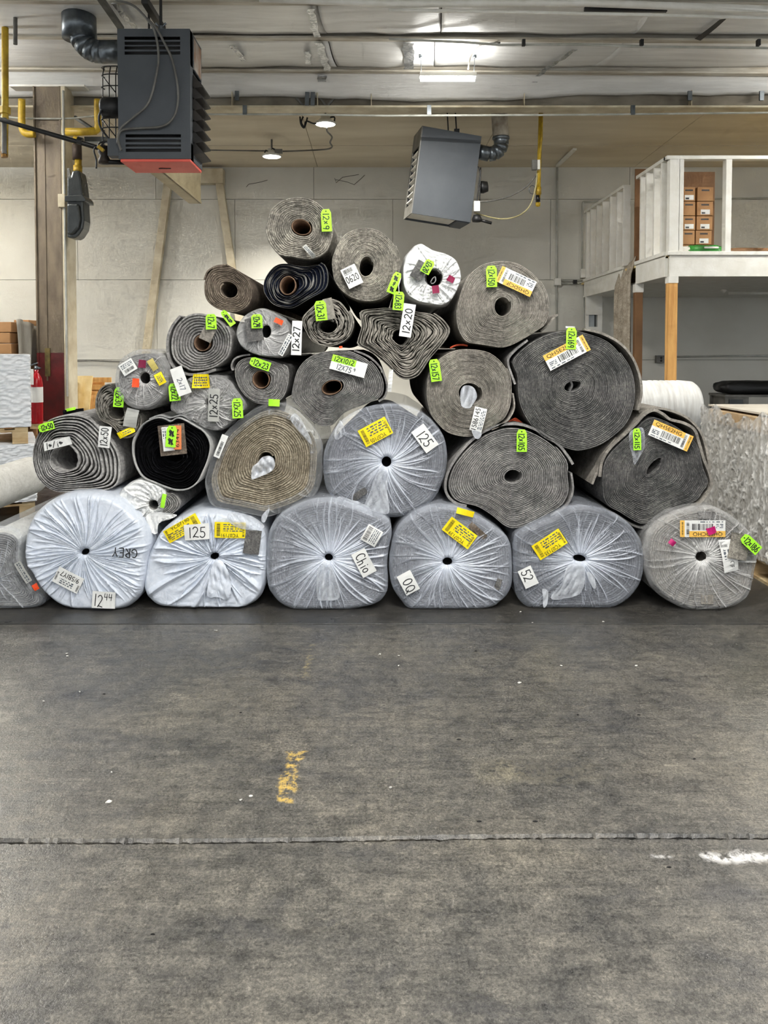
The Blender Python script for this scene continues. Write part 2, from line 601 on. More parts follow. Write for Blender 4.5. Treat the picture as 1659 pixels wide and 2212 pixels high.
# scraps of paper and grit lying on the concrete
SCRAP = paint('paper_scrap', rgb(232, 230, 222), rgb(205, 202, 194), 0.8)
GRIT = paint('dark_grit', rgb(30, 29, 28), rgb(18, 18, 18), 0.8)
scr = [(235, 1735, 9), (519, 1730, 5), (541, 1722, 6), (144, 1413, 4), (145, 1419, 4), (467, 1363, 5), (94, 1516, 3), (844, 1703, 5), (1122, 1477, 6),
       (1212, 1440, 4), (1374, 1440, 4), (1150, 1346, 3), (1303, 1344, 3), (1125, 1323, 3), (862, 1418, 3), (820, 1415, 4), (861, 1439, 3), (241, 1670, 3), (172, 1496, 3)]
for i, (x, y, w) in enumerate(scr):
    c = PZ(x, y, 0); s = w / FPX * c.y * 0.55
    poly = []
    for k in range(6):
        a = k * math.pi / 3 + rnd.random() * .6
        q = s * (0.6 + 0.7 * rnd.random())
        poly.append((c.x + math.cos(a) * q * 1.3, c.y + math.sin(a) * q * .9, 0.0035 + 0.004 * rnd.random()))
    vs = poly + [(px_, py_, pz_ - 0.003) for px_, py_, pz_ in poly]
    n = 6
    o = mk('paper_scrap', vs, [tuple(range(n)), tuple(reversed(range(n, 2 * n)))] + [(k, k + n, (k + 1) % n + n, (k + 1) % n) for k in range(n)], SCRAP)
    setp(o, 'tiny torn scrap of white paper on the concrete floor', 'scrap', 'paper scraps on the floor')
for i, (x, y, w) in enumerate([(991, 1598, 13), (1105, 1598, 9), (1035, 1775, 14), (1156, 1775, 15), (1028, 1407, 8), (1248, 1545, 7), (1380, 1545, 10), (330, 2019, 12), (1445, 1874, 14), (1500, 1640, 9), (520, 1540, 8), (225, 1500, 9)]):
    c = PZ(x, y, 0); s = w / FPX * c.y * 0.42
    o = MB().lathe(c + Vector((0, 0, 0.0005)), [(s * .9, 0), (s, .001), (s * .5, .003), (0, .0035)], n=7).build('grit_chip', GRIT)
    o.scale = (1, .3, 1)
    setp(o, 'small black chip of rubber on the concrete floor', 'debris', 'dark chips on the floor')

# ------------------------------------------------------------------ back wall, built of 4 x 8 foot panels
wb = MB().box(-14, 14, BACKY + 0.03, BACKY + 0.2, 0, 4.6).build('wall_back', paint('seam_shadow', rgb(120, 116, 106), rgb(100, 96, 88), 0.9))  # backing colour that shows in the panel seams
setp(wb, kind='structure')
rows = [(0, 1.24), (1.24, 2.48), (2.48, 3.72), (3.72, 4.6)]
for ri, (z0, z1) in enumerate(rows):
    for k in range(-6, 6):
        x0 = 1.48 + 2.44 * k + (1.22 if ri % 2 == 0 and ri else 0)
        MB().box(x0 + 0.003, x0 + 2.437, BACKY, BACKY + 0.03, z0 + 0.003, z1 - 0.003).build('wall_panel', WALL, wb)
# hairline cracks high on the wall
CRK = paint('crack_dark', rgb(96, 92, 84), rgb(80, 76, 70), 0.9)
for pts in (((723, 385), (726, 395), (740, 383), (775, 377)), ((725, 388), (750, 393), (765, 399), (780, 386), (788, 378)), ((532, 404), (537, 398), (560, 394), (578, 389))):
    MB().tube([P(x, y, BACKY - 0.002) for x, y in pts], 0.004, 4).build('wall_crack', CRK, wb)

# ------------------------------------------------------------------ ceiling behind the girder: painted boards
cl = MB().box(-14, 14, 8.75, BACKY + 0.2, 4.30, 4.5).build('ceiling', paint('ceiling_joint', rgb(96, 86, 66), rgb(80, 70, 54), 0.9))
setp(cl, kind='structure')
for (y0, y1, z0, z1) in ((8.75, 11.07, 4.26, 4.24), (11.07, BACKY, 4.235, 4.21)):
    for k in range(-6, 6):
        x0 = -0.9 + 2.44 * k
        a, b = x0 + 0.004, x0 + 2.436
        vs = [(a, y0 + .004, z0), (b, y0 + .004, z0), (b, y1 - .004, z1), (a, y1 - .004, z1)] + [(a, y0 + .004, 4.32), (b, y0 + .004, 4.32), (b, y1 - .004, 4.32), (a, y1 - .004, 4.32)]
        MB().hexa(vs).build('ceiling_board', CEILP, cl)
# cover strip on the ceiling
setp(MB().bar(P(1242, 322, 10.95), P(1204, 358, 12.1), 0.05, 0.03).build('trim_1', WHITEP), kind='structure')

# ------------------------------------------------------------------ near ceiling: foil blankets over purlins
ZF = 4.32
cf = MB().box(-14, 14, -4, 8.9, 4.50, 4.6).build('ceiling_deck', GREYST)
setp(cf, kind='structure')


def foil_sheet(x0, x1, y0, y1, skew, sag, seed, z=ZF):
    r = random.Random(seed)
    nx, ny = 28, 10
    ph = [r.uniform(0, 6.28) for _ in range(6)]
    vs = []
    for j in range(ny + 1):
        v = j / ny
        for i in range(nx + 1):
            u = i / nx
            x = x0 + (x1 - x0) * u + skew * v
            y = y0 + (y1 - y0) * v
            zz = z - sag * math.sin(math.pi * v) * (0.7 + 0.3 * math.sin(2.2 * u + ph[0]))
            zz += 0.006 * math.sin(7 * u + ph[1] + 2 * v) + 0.004 * math.sin(17 * u + ph[2]) * math.sin(5 * v + ph[3])
            vs.append((x, y, zz))
    n = nx + 1
    fs = [(j * n + i, (j + 1) * n + i, (j + 1) * n + i + 1, j * n + i + 1) for j in range(ny) for i in range(nx)]
    o = mk('foil_sheet', vs, fs, FOIL, cf, True)
    sm = o.modifiers.new('thick', 'SOLIDIFY'); sm.thickness = 0.004; sm.offset = 1
    return o


PY = [6.66, 7.42, 8.28]        # purlin lines
bays = [(3.2, 6.62), (6.70, 7.38), (7.46, 8.24)]
for bi, (y0, y1) in enumerate(bays):
    cuts = [-9, -5.2, -2.3 + .1 * bi, -0.55 + .05 * bi, 0.55, 2.35, 5.0, 9]
    for k in range(len(cuts) - 1):
        foil_sheet(cuts[k] + .004, cuts[k + 1] - .004, y0, y1, -0.12 if cuts[k] > 1 else 0.05, [0.05, .04, .05][bi] * (1 + .3 * math.sin(k * 2 + bi)), 10 * bi + k)
for k, y0 in enumerate((-4.0, -0.4)):
    foil_sheet(-9, 9, y0, y0 + 3.5, 0, 0.05, 77 + k)


def last_bay():
    """the blanket next to the girder hangs down in a shallow belly"""
    nx, ny = 90, 10
    vs = []
    for j in range(ny + 1):
        v = j / ny
        for i in range(nx + 1):
            x = -9 + 18 * i / nx
            px = CX + x / 8.55 * FPX
            low = 209 if px < 640 else (209 + 9 * math.sin(math.pi * min(max((px - 640) / 600, 0), 1)))
            if px > 1240: low = 205
            low += 1.2 * math.sin(px * .03) + .8 * math.sin(px * .071)
            zlow = P(px, low, 8.62).z
            y = 8.32 + (8.62 - 8.32) * v
            z = ZF + (zlow - ZF) * v ** 1.6
            vs.append((x, y, z))
    n = nx + 1
    fs = [(j * n + i, (j + 1) * n + i, (j + 1) * n + i + 1, j * n + i + 1) for j in range(ny) for i in range(nx)]
    o = mk('foil_sheet', vs, fs, FOIL, cf, True)
    sm = o.modifiers.new('thick', 'SOLIDIFY'); sm.thickness = 0.004; sm.offset = 1


last_bay()
for i, yy in enumerate(PY):
    p = MB()
    dz = lambda x: -0.012 * x
    for (a, b) in ((-9, 9),):
        p.bar((a, yy + .00, ZF - 0.035 + .05), (b, yy, ZF - 0.035 - .05), 0.075, 0.022)
        p.bar((a, yy + .035, ZF + 0.02 + .05), (b, yy + .035, ZF + 0.02 - .05), 0.012, 0.11)
    o = p.build('ceiling_purlin', PURLIN, None, False, 0.004)
    setp(o, kind='structure')
# tape over the seams of the blankets
tp = random.Random(9)
for (a, b, yy0, yy1, w) in (((672, 18), (684, 78), 6.1, 6.62, .06), ((690, 92), (708, 152), 6.72, 7.36, .07), ((694, 162), (699, 192), 7.48, 8.2, .09), ((503, 100), (528, 130), 6.8, 7.2, .05),
                          ((1242, 106), (1160, 164), 6.74, 7.36, .05), ((1155, 176), (1120, 202), 7.5, 8.2, .06), ((880, 92), (884, 150), 6.74, 7.3, .10), ((244, 6), (292, 62), 5.6, 6.5, .05), ((664, 112), (668, 140), 6.85, 7.2, .05)):
    A, B = PZ(a[0], a[1], ZF - 0.075), PZ(b[0], b[1], ZF - 0.075)
    pts = []
    n = 9
    vs = []
    side = Vector((1, 0, 0)) * w
    for i in range(n + 1):
        c = A.lerp(B, i / n) + Vector((tp.uniform(-.01, .01), 0, tp.uniform(-.010, .004)))
        vs += [c - side * tp.uniform(.4, .6), c + side * tp.uniform(.4, .6)]
    o = mk('foil_tape', vs, [(2 * i, 2 * i + 2, 2 * i + 3, 2 * i + 1) for i in range(n)], FOILTAPE, cf)
    sm = o.modifiers.new('thick', 'SOLIDIFY'); sm.thickness = 0.003
# torn hole in the blanket
o = mk('foil_tear', [tuple(PZ(x, y, ZF - 0.072)) for x, y in ((1513, 88), (1500, 84), (1530, 62), (1555, 42), (1570, 40), (1548, 60))], [(0, 1, 2, 3, 4, 5)], BLACK, cf)
o = mk('foil_tear', [tuple(PZ(x, y, ZF - 0.072)) for x, y in ((872, 128), (880, 105), (892, 102), (894, 124))], [(0, 1, 2, 3)], BLACK, cf)

# ------------------------------------------------------------------ girder carrying the purlins
gy = 8.66
zb, zt = P(812, 238, gy).z, P(812, 204, gy).z
g = MB()
g.box(-9, 9, gy - .10, gy + .10, zb, zb + .022)
g.box(-9, 9, gy - .10, gy + .10, zt + .04, zt + .062)
o = g.build('ceiling_girder', CREAM, None, False, .003)
setp(o, kind='structure')
MB().box(-9, 9, gy - .006, gy + .006, zb + .02, zt + .045).build('girder_web', paint('girder_web_dirty', rgb(146, 138, 122), rgb(96, 88, 74), 0.7, scale=3, stretch=(.5, 1, 1)), o)  # web mottled darker than the cream flanges
GW = o
for x in (-4.6, -1.55, -.63, -.05, 1.6, 3.4):
    MB().box(x - .004, x + .004, gy - .09, gy - .006, zb + .02, zt + .04).build('stiffener', CREAM, GW)
for px_ in (664, 676):
    MB().bar(P(px_, 199, gy - .12), P(px_ - 1, 228, gy - .12), .045, .012, up=(0, 1, 0)).build('hanger_strap', GALV, GW)
for (a, b) in (((640, 212), (655, 228)), ((722, 212), (705, 232)), ((692, 212), (706, 232))):
    MB().bar(P(a[0], a[1], gy - .03), P(b[0], b[1], gy - .03), .02, .02).build('girder_brace', GREYST, GW)
# conduit under the girder and its clips
c = MB().tube([P(x, y, gy - .12) for x, y in ((436, 247), (640, 247), (830, 250), (1240, 248), (1420, 246), (1700, 243))], .011, 8).build('conduit', CONDUIT)
setp(c, 'thin pale conduit running along the underside of the ceiling girder', 'conduit')
for px_ in (512, 529, 927, 1367, 1490, 1645):
    y_ = 238 if px_ not in (512, 1490, 1645) else 207
    p0 = P(px_, y_, gy - .125)
    MB().box(p0.x - .022, p0.x + .022, p0.y - .012, p0.y + .012, p0.z - .05, p0.z + .05).build('pipe_clip', GALV, c)
# second thin conduit along a purlin
c = MB().tube([P(x, y, 7.3) for x, y in ((840, 84), (1000, 91), (1080, 97), (1250, 96), (1400, 101), (1700, 104))], .012, 8).build('conduit', CONDUIT)
setp(c, 'thin cable strung under the foil ceiling beside the strip light', 'conduit')
for px_ in (1131, 1386, 1638):
    p0 = P(px_, 93, 7.28)
    MB().box(p0.x - .014, p0.x + .014, p0.y - .02, p0.y + .02, p0.z - .025, p0.z + .03).build('cable_clip', BLACK, c)
# sprinkler main along the top edge of the frame
for (pts, r_, lab) in (([(560, -4), (840, 8), (1260, 6), (1700, 22)], .030, 'white sprinkler main pipe hung under the foil ceiling'), ([(840, 22), (1100, 26), (1430, 33), (1700, 40)], .014, 'thin white branch pipe below the sprinkler main')):
    o = MB().tube([P(x, y, 6.5) for x, y in pts], r_, 10).build('sprinkler_pipe', WHITEP, None, True)
    setp(o, lab, 'pipe')
o = MB().bar(P(1262, 20, 6.55), P(1440, 22, 6.55), .03, .03).build('cable_tray', BLACK)
setp(o, 'black tray strip beside the sprinkler main under the ceiling', 'tray')
# ------------------------------------------------------------------ lamps
def strip_light(px, py, Y, length, label, power, pos=None, grp='LED strip lights under the ceiling', up=.35):
    c = P(px, py, Y) if pos is None else Vector(pos)
    t = empty('strip_light', c, label, 'light', grp)
    h = length / 2
    MB().box(c.x - h, c.x + h, c.y - .055, c.y + .055, c.z, c.z + .035).build('housing', WHITEP, t, False, .004)
    MB().tube([(c.x - h + .01, c.y, c.z - .008), (c.x + h - .01, c.y, c.z - .008)], .030, 12).build('diffuser', LEDM, t, True)
    for s in (-1, 1):
        MB().tube([(c.x + s * h * .93, c.y, c.z + .03), (c.x + s * h * .95, c.y, ZF - .05)], .003, 6).build('hanger_chain', GALV, t)
        MB().lathe((c.x + s * h * .95, c.y, ZF - .09), [(.0, 0), (.02, .005), (.02, .03), (0, .035)], n=10).build('hook', GALV, t, True)
    area_light('strip_lamp', (c.x, c.y, c.z - .05), length, .08, power, (1.0, .985, .95), (0, 0, 0), t)
    area_light('strip_uplight', (c.x, c.y, c.z + .045), length, .10, power * up, (1.0, .985, .95), (math.pi, 0, 0), t)  # upward lamp added to brighten the foil ceiling
    return t


t = strip_light(967, 167, 7.75, .55, 'glowing LED strip light hung below the foil ceiling', 50, up=.14)
MB().tube(smooth_path([P(1011, 150, 7.75), P(1018, 120, 7.72), P(1040, 98, 7.6), P(1080, 92, 7.4)], 6), .008, 8).build('power_cord', GREYST, t, True)
for i, (x, y) in enumerate(((0.5, 1.9), (1.8, 0.2), (-1.5, -0.4), (0.5, -1.8))):  # unseen strips, added only to bring up the room's brightness
    strip_light(0, 0, 0, 1.2, 'LED strip light over the aisle behind the viewer', (80, 34, 30, 30)[i], (x, y, 4.05), 'LED strip lights over the aisle', .8)
for (x, y) in ((-4.9, 7.3), (5.3, 7.3), (-6.6, 10.2)):  # more unseen strips, added to lift the foil and walls
    strip_light(0, 0, 0, 1.2, 'LED strip light hung to the side of the stacked pile', 44, (x, y, 3.95), 'LED strip lights at the sides', 2.2)


def high_bay(px, py, Y, d, label, power):
    c = P(px, py, Y)
    t = empty('high_bay_light', c, label, 'light', 'round high bay lights')
    r = d / 2
    MB().lathe(c, [(0, -.004), (r * .86, -.004), (r * .88, .0)], n=36).build('lens', DISCM, t, True)
    MB().lathe(c, [(r * .88, -.006), (r, .0), (r * .98, .012), (r * .6, .05), (r * .45, .06), (r * .42, .10), (0, .11)], n=36).build('housing', WHITEP, t, True)
    MB().tube([c + Vector((0, 0, .1)), (c.x, c.y, 4.24)], .012, 8).build('stem', GREYST, t)
    d_ = area_light('high_bay_lamp', c + Vector((0, 0, -.02)), d * .9, d * .9, power, (1.0, .96, .88), (0, 0, 0), t)
    d_.data.shape = 'DISK'
    d_.data.spread = math.radians(115)
    return t


h1 = high_bay(703, 268, 9.4, .26, 'round glowing high bay light nearer the ceiling girder', 45)
MB().tube(smooth_path([P(648, 252, 9.3), P(650, 268, 9.3), P(657, 276, 9.3), P(662, 262, 9.3), P(680, 267, 9.35), P(700, 258, 9.4), P(722, 253, 9.4), P(720, 268, 9.4)], 5), .010, 6).build('power_cord', BLACK, h1, True)
MB().tube(smooth_path([P(655, 252, 9.28), P(651, 264, 9.28), P(658, 274, 9.28), P(664, 254, 9.28)], 5), .010, 6).build('cord_loop', BLACK, h1, True)
MB().tube(smooth_path([P(706, 275, 9.5), P(707, 284, 9.6), P(717, 296, 9.8), P(713, 308, 10.0), P(717, 318, 10.5), P(700, 323, 10.9), P(640, 326, 11.0), P(610, 327, 10.9)], 5), .011, 6).build('ceiling_cable', GREYST, h1, True)
h2 = high_bay(587, 338, 10.75, .27, 'round glowing high bay light nearer the back wall', 55)
MB().tube(smooth_path([P(572, 334, 10.7), P(574, 325, 10.7), P(584, 330, 10.7), P(588, 321, 10.7), P(598, 326, 10.7)], 5), .010, 6).build('power_cord', BLACK, h2, True)
c = P(602, 327, 10.68)
MB().box(c.x - .05, c.x + .05, c.y - .03, c.y + .03, c.z - .025, c.z + .025).build('driver_box', GREYST, h2)
MB().tube([P(436, 324, 11.0), P(500, 325, 11.0), P(572, 326, 11.0)], .010, 6).build('ceiling_cable', GREYST, h2, True)
# ------------------------------------------------------------------ the carpet rolls
GRP = 'carpet rolls in the stacked pile'


def cr_closed(pts, n=10):
    pts = np.asarray(pts, float)
    m = len(pts)
    out = []
    for i in range(m):
        p0, p1, p2, p3 = pts[i - 1], pts[i], pts[(i + 1) % m], pts[(i + 2) % m]
        for k in range(n):
            t = k / n
            out.append(0.5 * ((2 * p1) + (p2 - p0) * t + (2 * p0 - 5 * p1 + 4 * p2 - p3) * t * t + (3 * p1 - p0 - 3 * p2 + p3) * t ** 3))
    return np.array(out)


def polar(poly, c):
    d = poly - np.array(c)
    th = np.arctan2(d[:, 1], d[:, 0])
    r = np.hypot(d[:, 0], d[:, 1])
    o = np.argsort(th)
    th, r = th[o], r[o]
    th = np.concatenate([th - 2 * np.pi, th, th + 2 * np.pi])
    r = np.concatenate([r, r, r])
    return lambda a: np.interp((np.asarray(a) + np.pi) % (2 * np.pi) - np.pi, th, r)


def wob(rs, n=5, kmax=9):
    """smooth random function of angle and layer"""
    T = [(rs.randint(2, kmax), rs.uniform(0, 6.28), rs.uniform(-9, 9), rs.uniform(.4, 1) / n) for _ in range(n)]
    return lambda th, t: sum(a * np.sin(k * th + p + q * t) for k, p, q, a in T)


def quads(nu, nv, closed=False):
    i = np.arange(nu - (0 if closed else 1))[:, None]
    j = np.arange(nv - 1)[None, :]
    i2 = (i + 1) % nu
    a, b, c, d = i * nv + j, i2 * nv + j, i2 * nv + j + 1, i * nv + j + 1
    return np.stack([a, b, c, d], -1).reshape(-1, 4)


class Roll:
    def __init__(s, label, pts, Y, hole, turns, mat, L=3.66, prof='tight', gap=.007, wamp=.25, flap=0.6, seed=1, tele=.006, name='carpet_roll',
                 ground=False, side=None, taper=1.0, inset=1.0, cdir=1, bulge=.002, gm=.30, ga=.55, tn=.13):
        if ground:
            yb = max(p[1] for p in pts) - 1
            Y = PZ(CX, yb, 0.0).y
        s.Y, s.L = Y, L
        w = np.array([[P(x, y, Y).x, P(x, y, Y).z] for x, y in pts])
        s.out = cr_closed(w)
        if ground: s.out[:, 1] = np.maximum(s.out[:, 1], 0.002)
        hc = P(hole[0], hole[1], Y)
        s.c = (hc.x, hc.z)
        k = Y / FPX
        s.k = k
        hrx, hry, hrot = hole[2] * k, hole[3] * k, math.radians(-(hole[4] if len(hole) > 4 else 0))
        s.R = polar(s.out, s.c)
        s.h = lambda th: 1.0 / np.sqrt((np.cos(np.asarray(th) - hrot) / hrx) ** 2 + (np.sin(np.asarray(th) - hrot) / hry) ** 2)
        root = empty(name, (s.c[0], Y, s.out[:, 1].min()), label, 'carpet roll', GRP)
        s.root = root
        rs = random.Random(seed)
        s.rs = rs
        f = wob(rs)
        f2 = wob(rs, 4, 5)
        fg = wob(rs, 5, 13)
        nth = 84
        Nn = turns
        U = np.linspace(0, 2 * np.pi * Nn, Nn * nth + 1)[:, None]
        if prof == 'tight':
            v = np.array([0, .09, .2, .5, .8, .91, 1.0])[None, :] + 0 * U
            d = np.array([gap, gap * .55, 0, -bulge, 0, gap * .55, gap])[None, :] + 0 * U
        else:
            a = np.clip(gm + ga * fg(U, U * .9), .06, max(.66, gm + .12))
            v = np.concatenate([0 * U, a * .25, a * .9, a, (a + 1) / 2, 0 * U + .955, 0 * U + 1], 1)
            d = np.array([gap, gap, gap * .8, .001, -.002, .001, gap])[None, :] + 0 * U
        th = flap + cdir * U
        t = (U / (2 * np.pi) + v) / (Nn + 1)
        R, h = s.R(th) * inset, s.h(th)
        tw = t + wamp / (Nn + 1) * f(th, t * 6) * np.clip(4 * t * (1 - t), 0, 1)
        rad = h + (R - h) * tw
        y = Y + d + tele * f2(th * .5, U / (2 * np.pi) * 1.7)
        x = s.c[0] + rad * np.cos(th)
        z = s.c[1] + rad * np.sin(th)
        if ground: z = np.maximum(z, 0.002)
        V = np.stack([x, y, z], -1).reshape(-1, 3)
        nu, nv = U.shape[0], v.shape[1]
        F = quads(nu, nv)
        ft = wob(rs, 5, 3)
        laps = np.array([rs.uniform(-1, 1) for _ in range(Nn + 2)])
        lap = np.interp(U[:, 0] / (2 * np.pi), np.arange(Nn + 2), laps)[:, None]
        tone = np.clip(1 + tn * lap + tn * .8 * ft(th * 1.0, U * .35) + 0 * v, .6, 1.4)
        arc_ = np.concatenate([[0.0], np.cumsum(np.hypot(np.diff(x[:, 3]), np.diff(z[:, 3])))])[:, None] + 0 * v
        strand = np.stack([arc_ * 55, (U / (2 * np.pi) + v) * 3.1, 0 * arc_ + seed], -1)
        mk('end_face', V, F, mat, root, prof == 'tight', attrs={'lay': v, 'tone': tone, 'strand': strand.reshape(-1, 3)})
        G = np.stack([x, y, z], -1)
        # outside of the last turn, carried back the length of the roll
        last = G[(Nn - 1) * nth:, -1, :]
        step = G[-1, ::-1, :]
        ring = np.concatenate([last, step[1:-1]], 0)
        n = len(ring)
        cb = ring.mean(0)
        segs = [0, .12, .45, 1.0]
        BV = []
        for q in segs:
            rr = ring.copy()
            rr[:, 1] = ring[:, 1] + (Y + L - ring[:, 1]) * q
            sc = 1 - (1 - taper) * q
            zb = ring[:, 2].min()
            rr[:, 0] = cb[0] + (ring[:, 0] - cb[0]) * sc
            rr[:, 2] = zb + (ring[:, 2] - zb) * sc
            BV.append(rr)
        ns = len(segs)
        BV = np.stack(BV, 1).reshape(-1, 3)
        BF = [tuple(q) for q in quads(n, ns, True).tolist()]
        BF.append(tuple(i * ns + ns - 1 for i in range(n)))
        mk('outer_layer', BV, BF, side or mat, root, False, attrs={'lay': np.ones(len(BV)) * .5})
        # bore through the middle
        first = G[:nth + 1, 0, :]
        stp = G[nth, :0:-1, :] if False else np.zeros((0, 3))
        ring = first[:-1]
        n = len(ring)
        b1 = ring.copy(); b1[:, 1] = Y + 1.2
        BV = np.stack([ring, b1], 1).reshape(-1, 3)
        BF = [tuple(q) for q in quads(n, 2, True).tolist()] + [tuple(2 * i + 1 for i in range(n))]
        mk('bore', BV, BF, mat, root, True, attrs={'lay': np.zeros(len(BV))})
        # closing strip where the innermost turn starts
        s.G = G

    def core(s, mat, th=.004, push=-.006, depth=.9):
        """cardboard tube in the middle"""
        a = np.linspace(0, 2 * np.pi, 49)[:-1]
        h = s.h(a) * 1.02
        rings = []
        for rr, yy in ((h, push + .0), (h - th, push), (h - th, depth), (h * .999, depth)):
            rings.append(np.stack([s.c[0] + rr * np.cos(a), np.full_like(a, s.Y + yy), s.c[1] + rr * np.sin(a)], -1))
        h2 = h - 0
        rings.insert(0, np.stack([s.c[0] + h2 * np.cos(a), np.full_like(a, s.Y + .05), s.c[1] + h2 * np.sin(a)], -1))
        V = np.stack(rings, 1).reshape(-1, 3)
        mk('core_tube', V, quads(48, len(rings), True), mat, s.root, True)
        return s

    def wrap(s, mat, name='plastic_wrap', nf=60, amp=.010, swirl=.25, base=.25, gather=.75, ridge=.5, lift=.012, back=.5, rmin=1.0, seed=3, crink=.004, edge=.035,
             over=.006, out=None, hole=None, frag=1.0, nth=440, start=0.0, edgehaze=.25, wmin=.012, wmax=.08, emin=.4):
        """film gathered over the end into the bore, with radiating pleats"""
        rs = random.Random(seed)
        c = s.c
        R = s.R if out is None else polar(cr_closed(np.array([[P(x, y, s.Y).x, P(x, y, s.Y).z] for x, y in out])), c)
        rmin = rmin * (.8 if hole is None else 1)
        th = np.linspace(0, 2 * np.pi, nth + 1)[:-1][:, None]
        rho = np.concatenate([np.linspace(0, .9, 26), np.linspace(.92, 1, 7)])[None, :]
        ext = [(0, 0)]
        h = s.h(th) * rmin if hole is None else (R(th) * hole if hole < 1 else hole * s.k)
        Rr = R(th) + over
        thw = th + swirl * (1 - rho) ** 1.5
        fold = np.zeros((nth, rho.shape[1]))
        haze = np.zeros_like(fold)
        for _ in range(nf):
            t0, wd, hg = rs.uniform(0, 2 * np.pi), wmin + (wmax - wmin) * rs.random() ** 2, rs.uniform(.3, 1)
            en = rs.uniform(emin, 1.15)
            bend = rs.uniform(-.25, .25)
            dth = (thw + bend * rho ** 2 - t0 + np.pi) % (2 * np.pi) - np.pi
            w = wd * (.55 + .45 / np.maximum(rho + .25, .3)) * .9
            tri = np.clip(1 - np.abs(dth) / w, 0, 1)
            fade = np.clip((en - rho) * 5, 0, 1)
            fold = np.maximum(fold, hg * tri * fade)
            thin = np.clip(1 - np.abs(dth - w * .35) / (w * .45), 0, 1)
            haze = np.maximum(haze, hg * thin * fade)
        f = wob(rs, 6, 23); f2 = wob(rs, 6, 31)
        A = amp * (.35 + .65 * np.clip(rho * 3, 0, 1)) * np.clip((1.02 - rho) * 8, .25, 1)
        y = s.Y - lift - A * fold + crink * f(th, rho * 14) + crink * .6 * f2(th, rho * 33)
        y = y + np.clip((.05 - rho) / .05, 0, 1) ** 1.5 * .03          # tucked into the bore
        eg = np.clip((rho - .90) / .10, 0, 1)
        y = y + edge * eg ** 2.2
        rad = h + (Rr - h) * rho
        rad = rad - 0 * eg
        hz = base + gather * np.clip(1 - rho / .62, 0, 1) ** 1.6 + ridge * haze + edgehaze * np.clip((rho - .93) / .07, 0, 1) * (.5 + 1.0 * f(th, rho * 3))
        # sides
        sy = [edge + .02, edge + .15, back]
        X = c[0] + rad * np.cos(th); Z = c[1] + rad * np.sin(th)
        cols = [np.stack([X, y, Z], -1)]
        for q in sy:
            rr = Rr + crink * f2(th, q * 9 + 0 * th) + .001
            cols.append(np.stack([c[0] + rr * np.cos(th), np.full_like(th, s.Y + q), c[1] + rr * np.sin(th)], -1))
            hz = np.concatenate([hz, np.full((nth, 1), base * .7)], 1)
        V = np.concatenate(cols, 1)
        V[..., 2] = np.maximum(V[..., 2], .0006)
        nv = V.shape[1]
        return mk(name, V.reshape(-1, 3), quads(nth, nv, True), mat, s.root, True, attrs={'haze': np.clip(hz, 0, 1)})

    def layer(s, pts, th_px, mat, L=None, yo=0.0, name='loose_layer'):
        """an outer lap of carpet standing off the roll: px centre line, thickness in px"""
        Y = s.Y + yo
        c = smooth_path([P(x, y, Y) for x, y in pts], 6)
        t = th_px * s.k / 2
        A, B = [], []
        for i, p in enumerate(c):
            d = c[min(i + 1, len(c) - 1)] - c[max(i - 1, 0)]
            nrm = Vector((-d.z, 0, d.x)).normalized()
            A.append(p + nrm * t); B.append(p - nrm * t)
        mb = MB()
        L = L or s.L * .9
        n = len(c)
        vs = []
        for i in range(n):
            vs += [A[i], B[i], B[i] + Vector((0, L, 0)), A[i] + Vector((0, L, 0))]
        fs = []
        for i in range(n - 1):
            for k in range(4):
                fs.append((i * 4 + k, i * 4 + (k + 1) % 4, (i + 1) * 4 + (k + 1) % 4, (i + 1) * 4 + k))
        fs += [(3, 2, 1, 0), tuple((n - 1) * 4 + k for k in range(4))]
        return mk(name, [tuple(q) for q in vs], fs, mat, s.root, attrs={'lay': np.ones(len(vs)) * .5})

    def film(s, pts, yo, mat, name='film_flap', seed=1, amp=.012, haze=.55, nseg=10):
        """loose scrap of film: px outline fan-filled grid, crumpled"""
        rs = random.Random(seed)
        poly = cr_closed(np.array([[P(x, y, s.Y + yo).x, P(x, y, s.Y + yo).z] for x, y in pts]), 4)
        c = poly.mean(0)
        V, H = [], []
        n = len(poly)
        g = [(rs.uniform(-130, 130), rs.uniform(-60, 60), rs.uniform(0, 6.28)) for _ in range(5)]
        for i in range(n):
            for j in range(nseg + 1):
                q = j / nseg
                p = c + (poly[i] - c) * q
                w = sum(abs(math.sin(a * (p[0] - c[0]) + b * (p[1] - c[1]) + ph)) for a, b, ph in g) / 5
                V.append((p[0], s.Y + yo + amp * (1.6 - 2.6 * w), p[1]))
                H.append(haze * .45 - .1 + .75 * (1 - w) ** 1.3 + .35 * max(0, q - .8))
        return mk(name, V, quads(n, nseg + 1, True), mat, s.root, True, attrs={'haze': np.clip(H, 0, 1)})


# ---- lettering -------------------------------------------------------------
def arc(cx, cy, rx, ry, a0, a1, n=12):
    return [(cx + rx * math.cos(math.radians(a0 + (a1 - a0) * i / n)), cy + ry * math.sin(math.radians(a0 + (a1 - a0) * i / n))) for i in range(n + 1)]


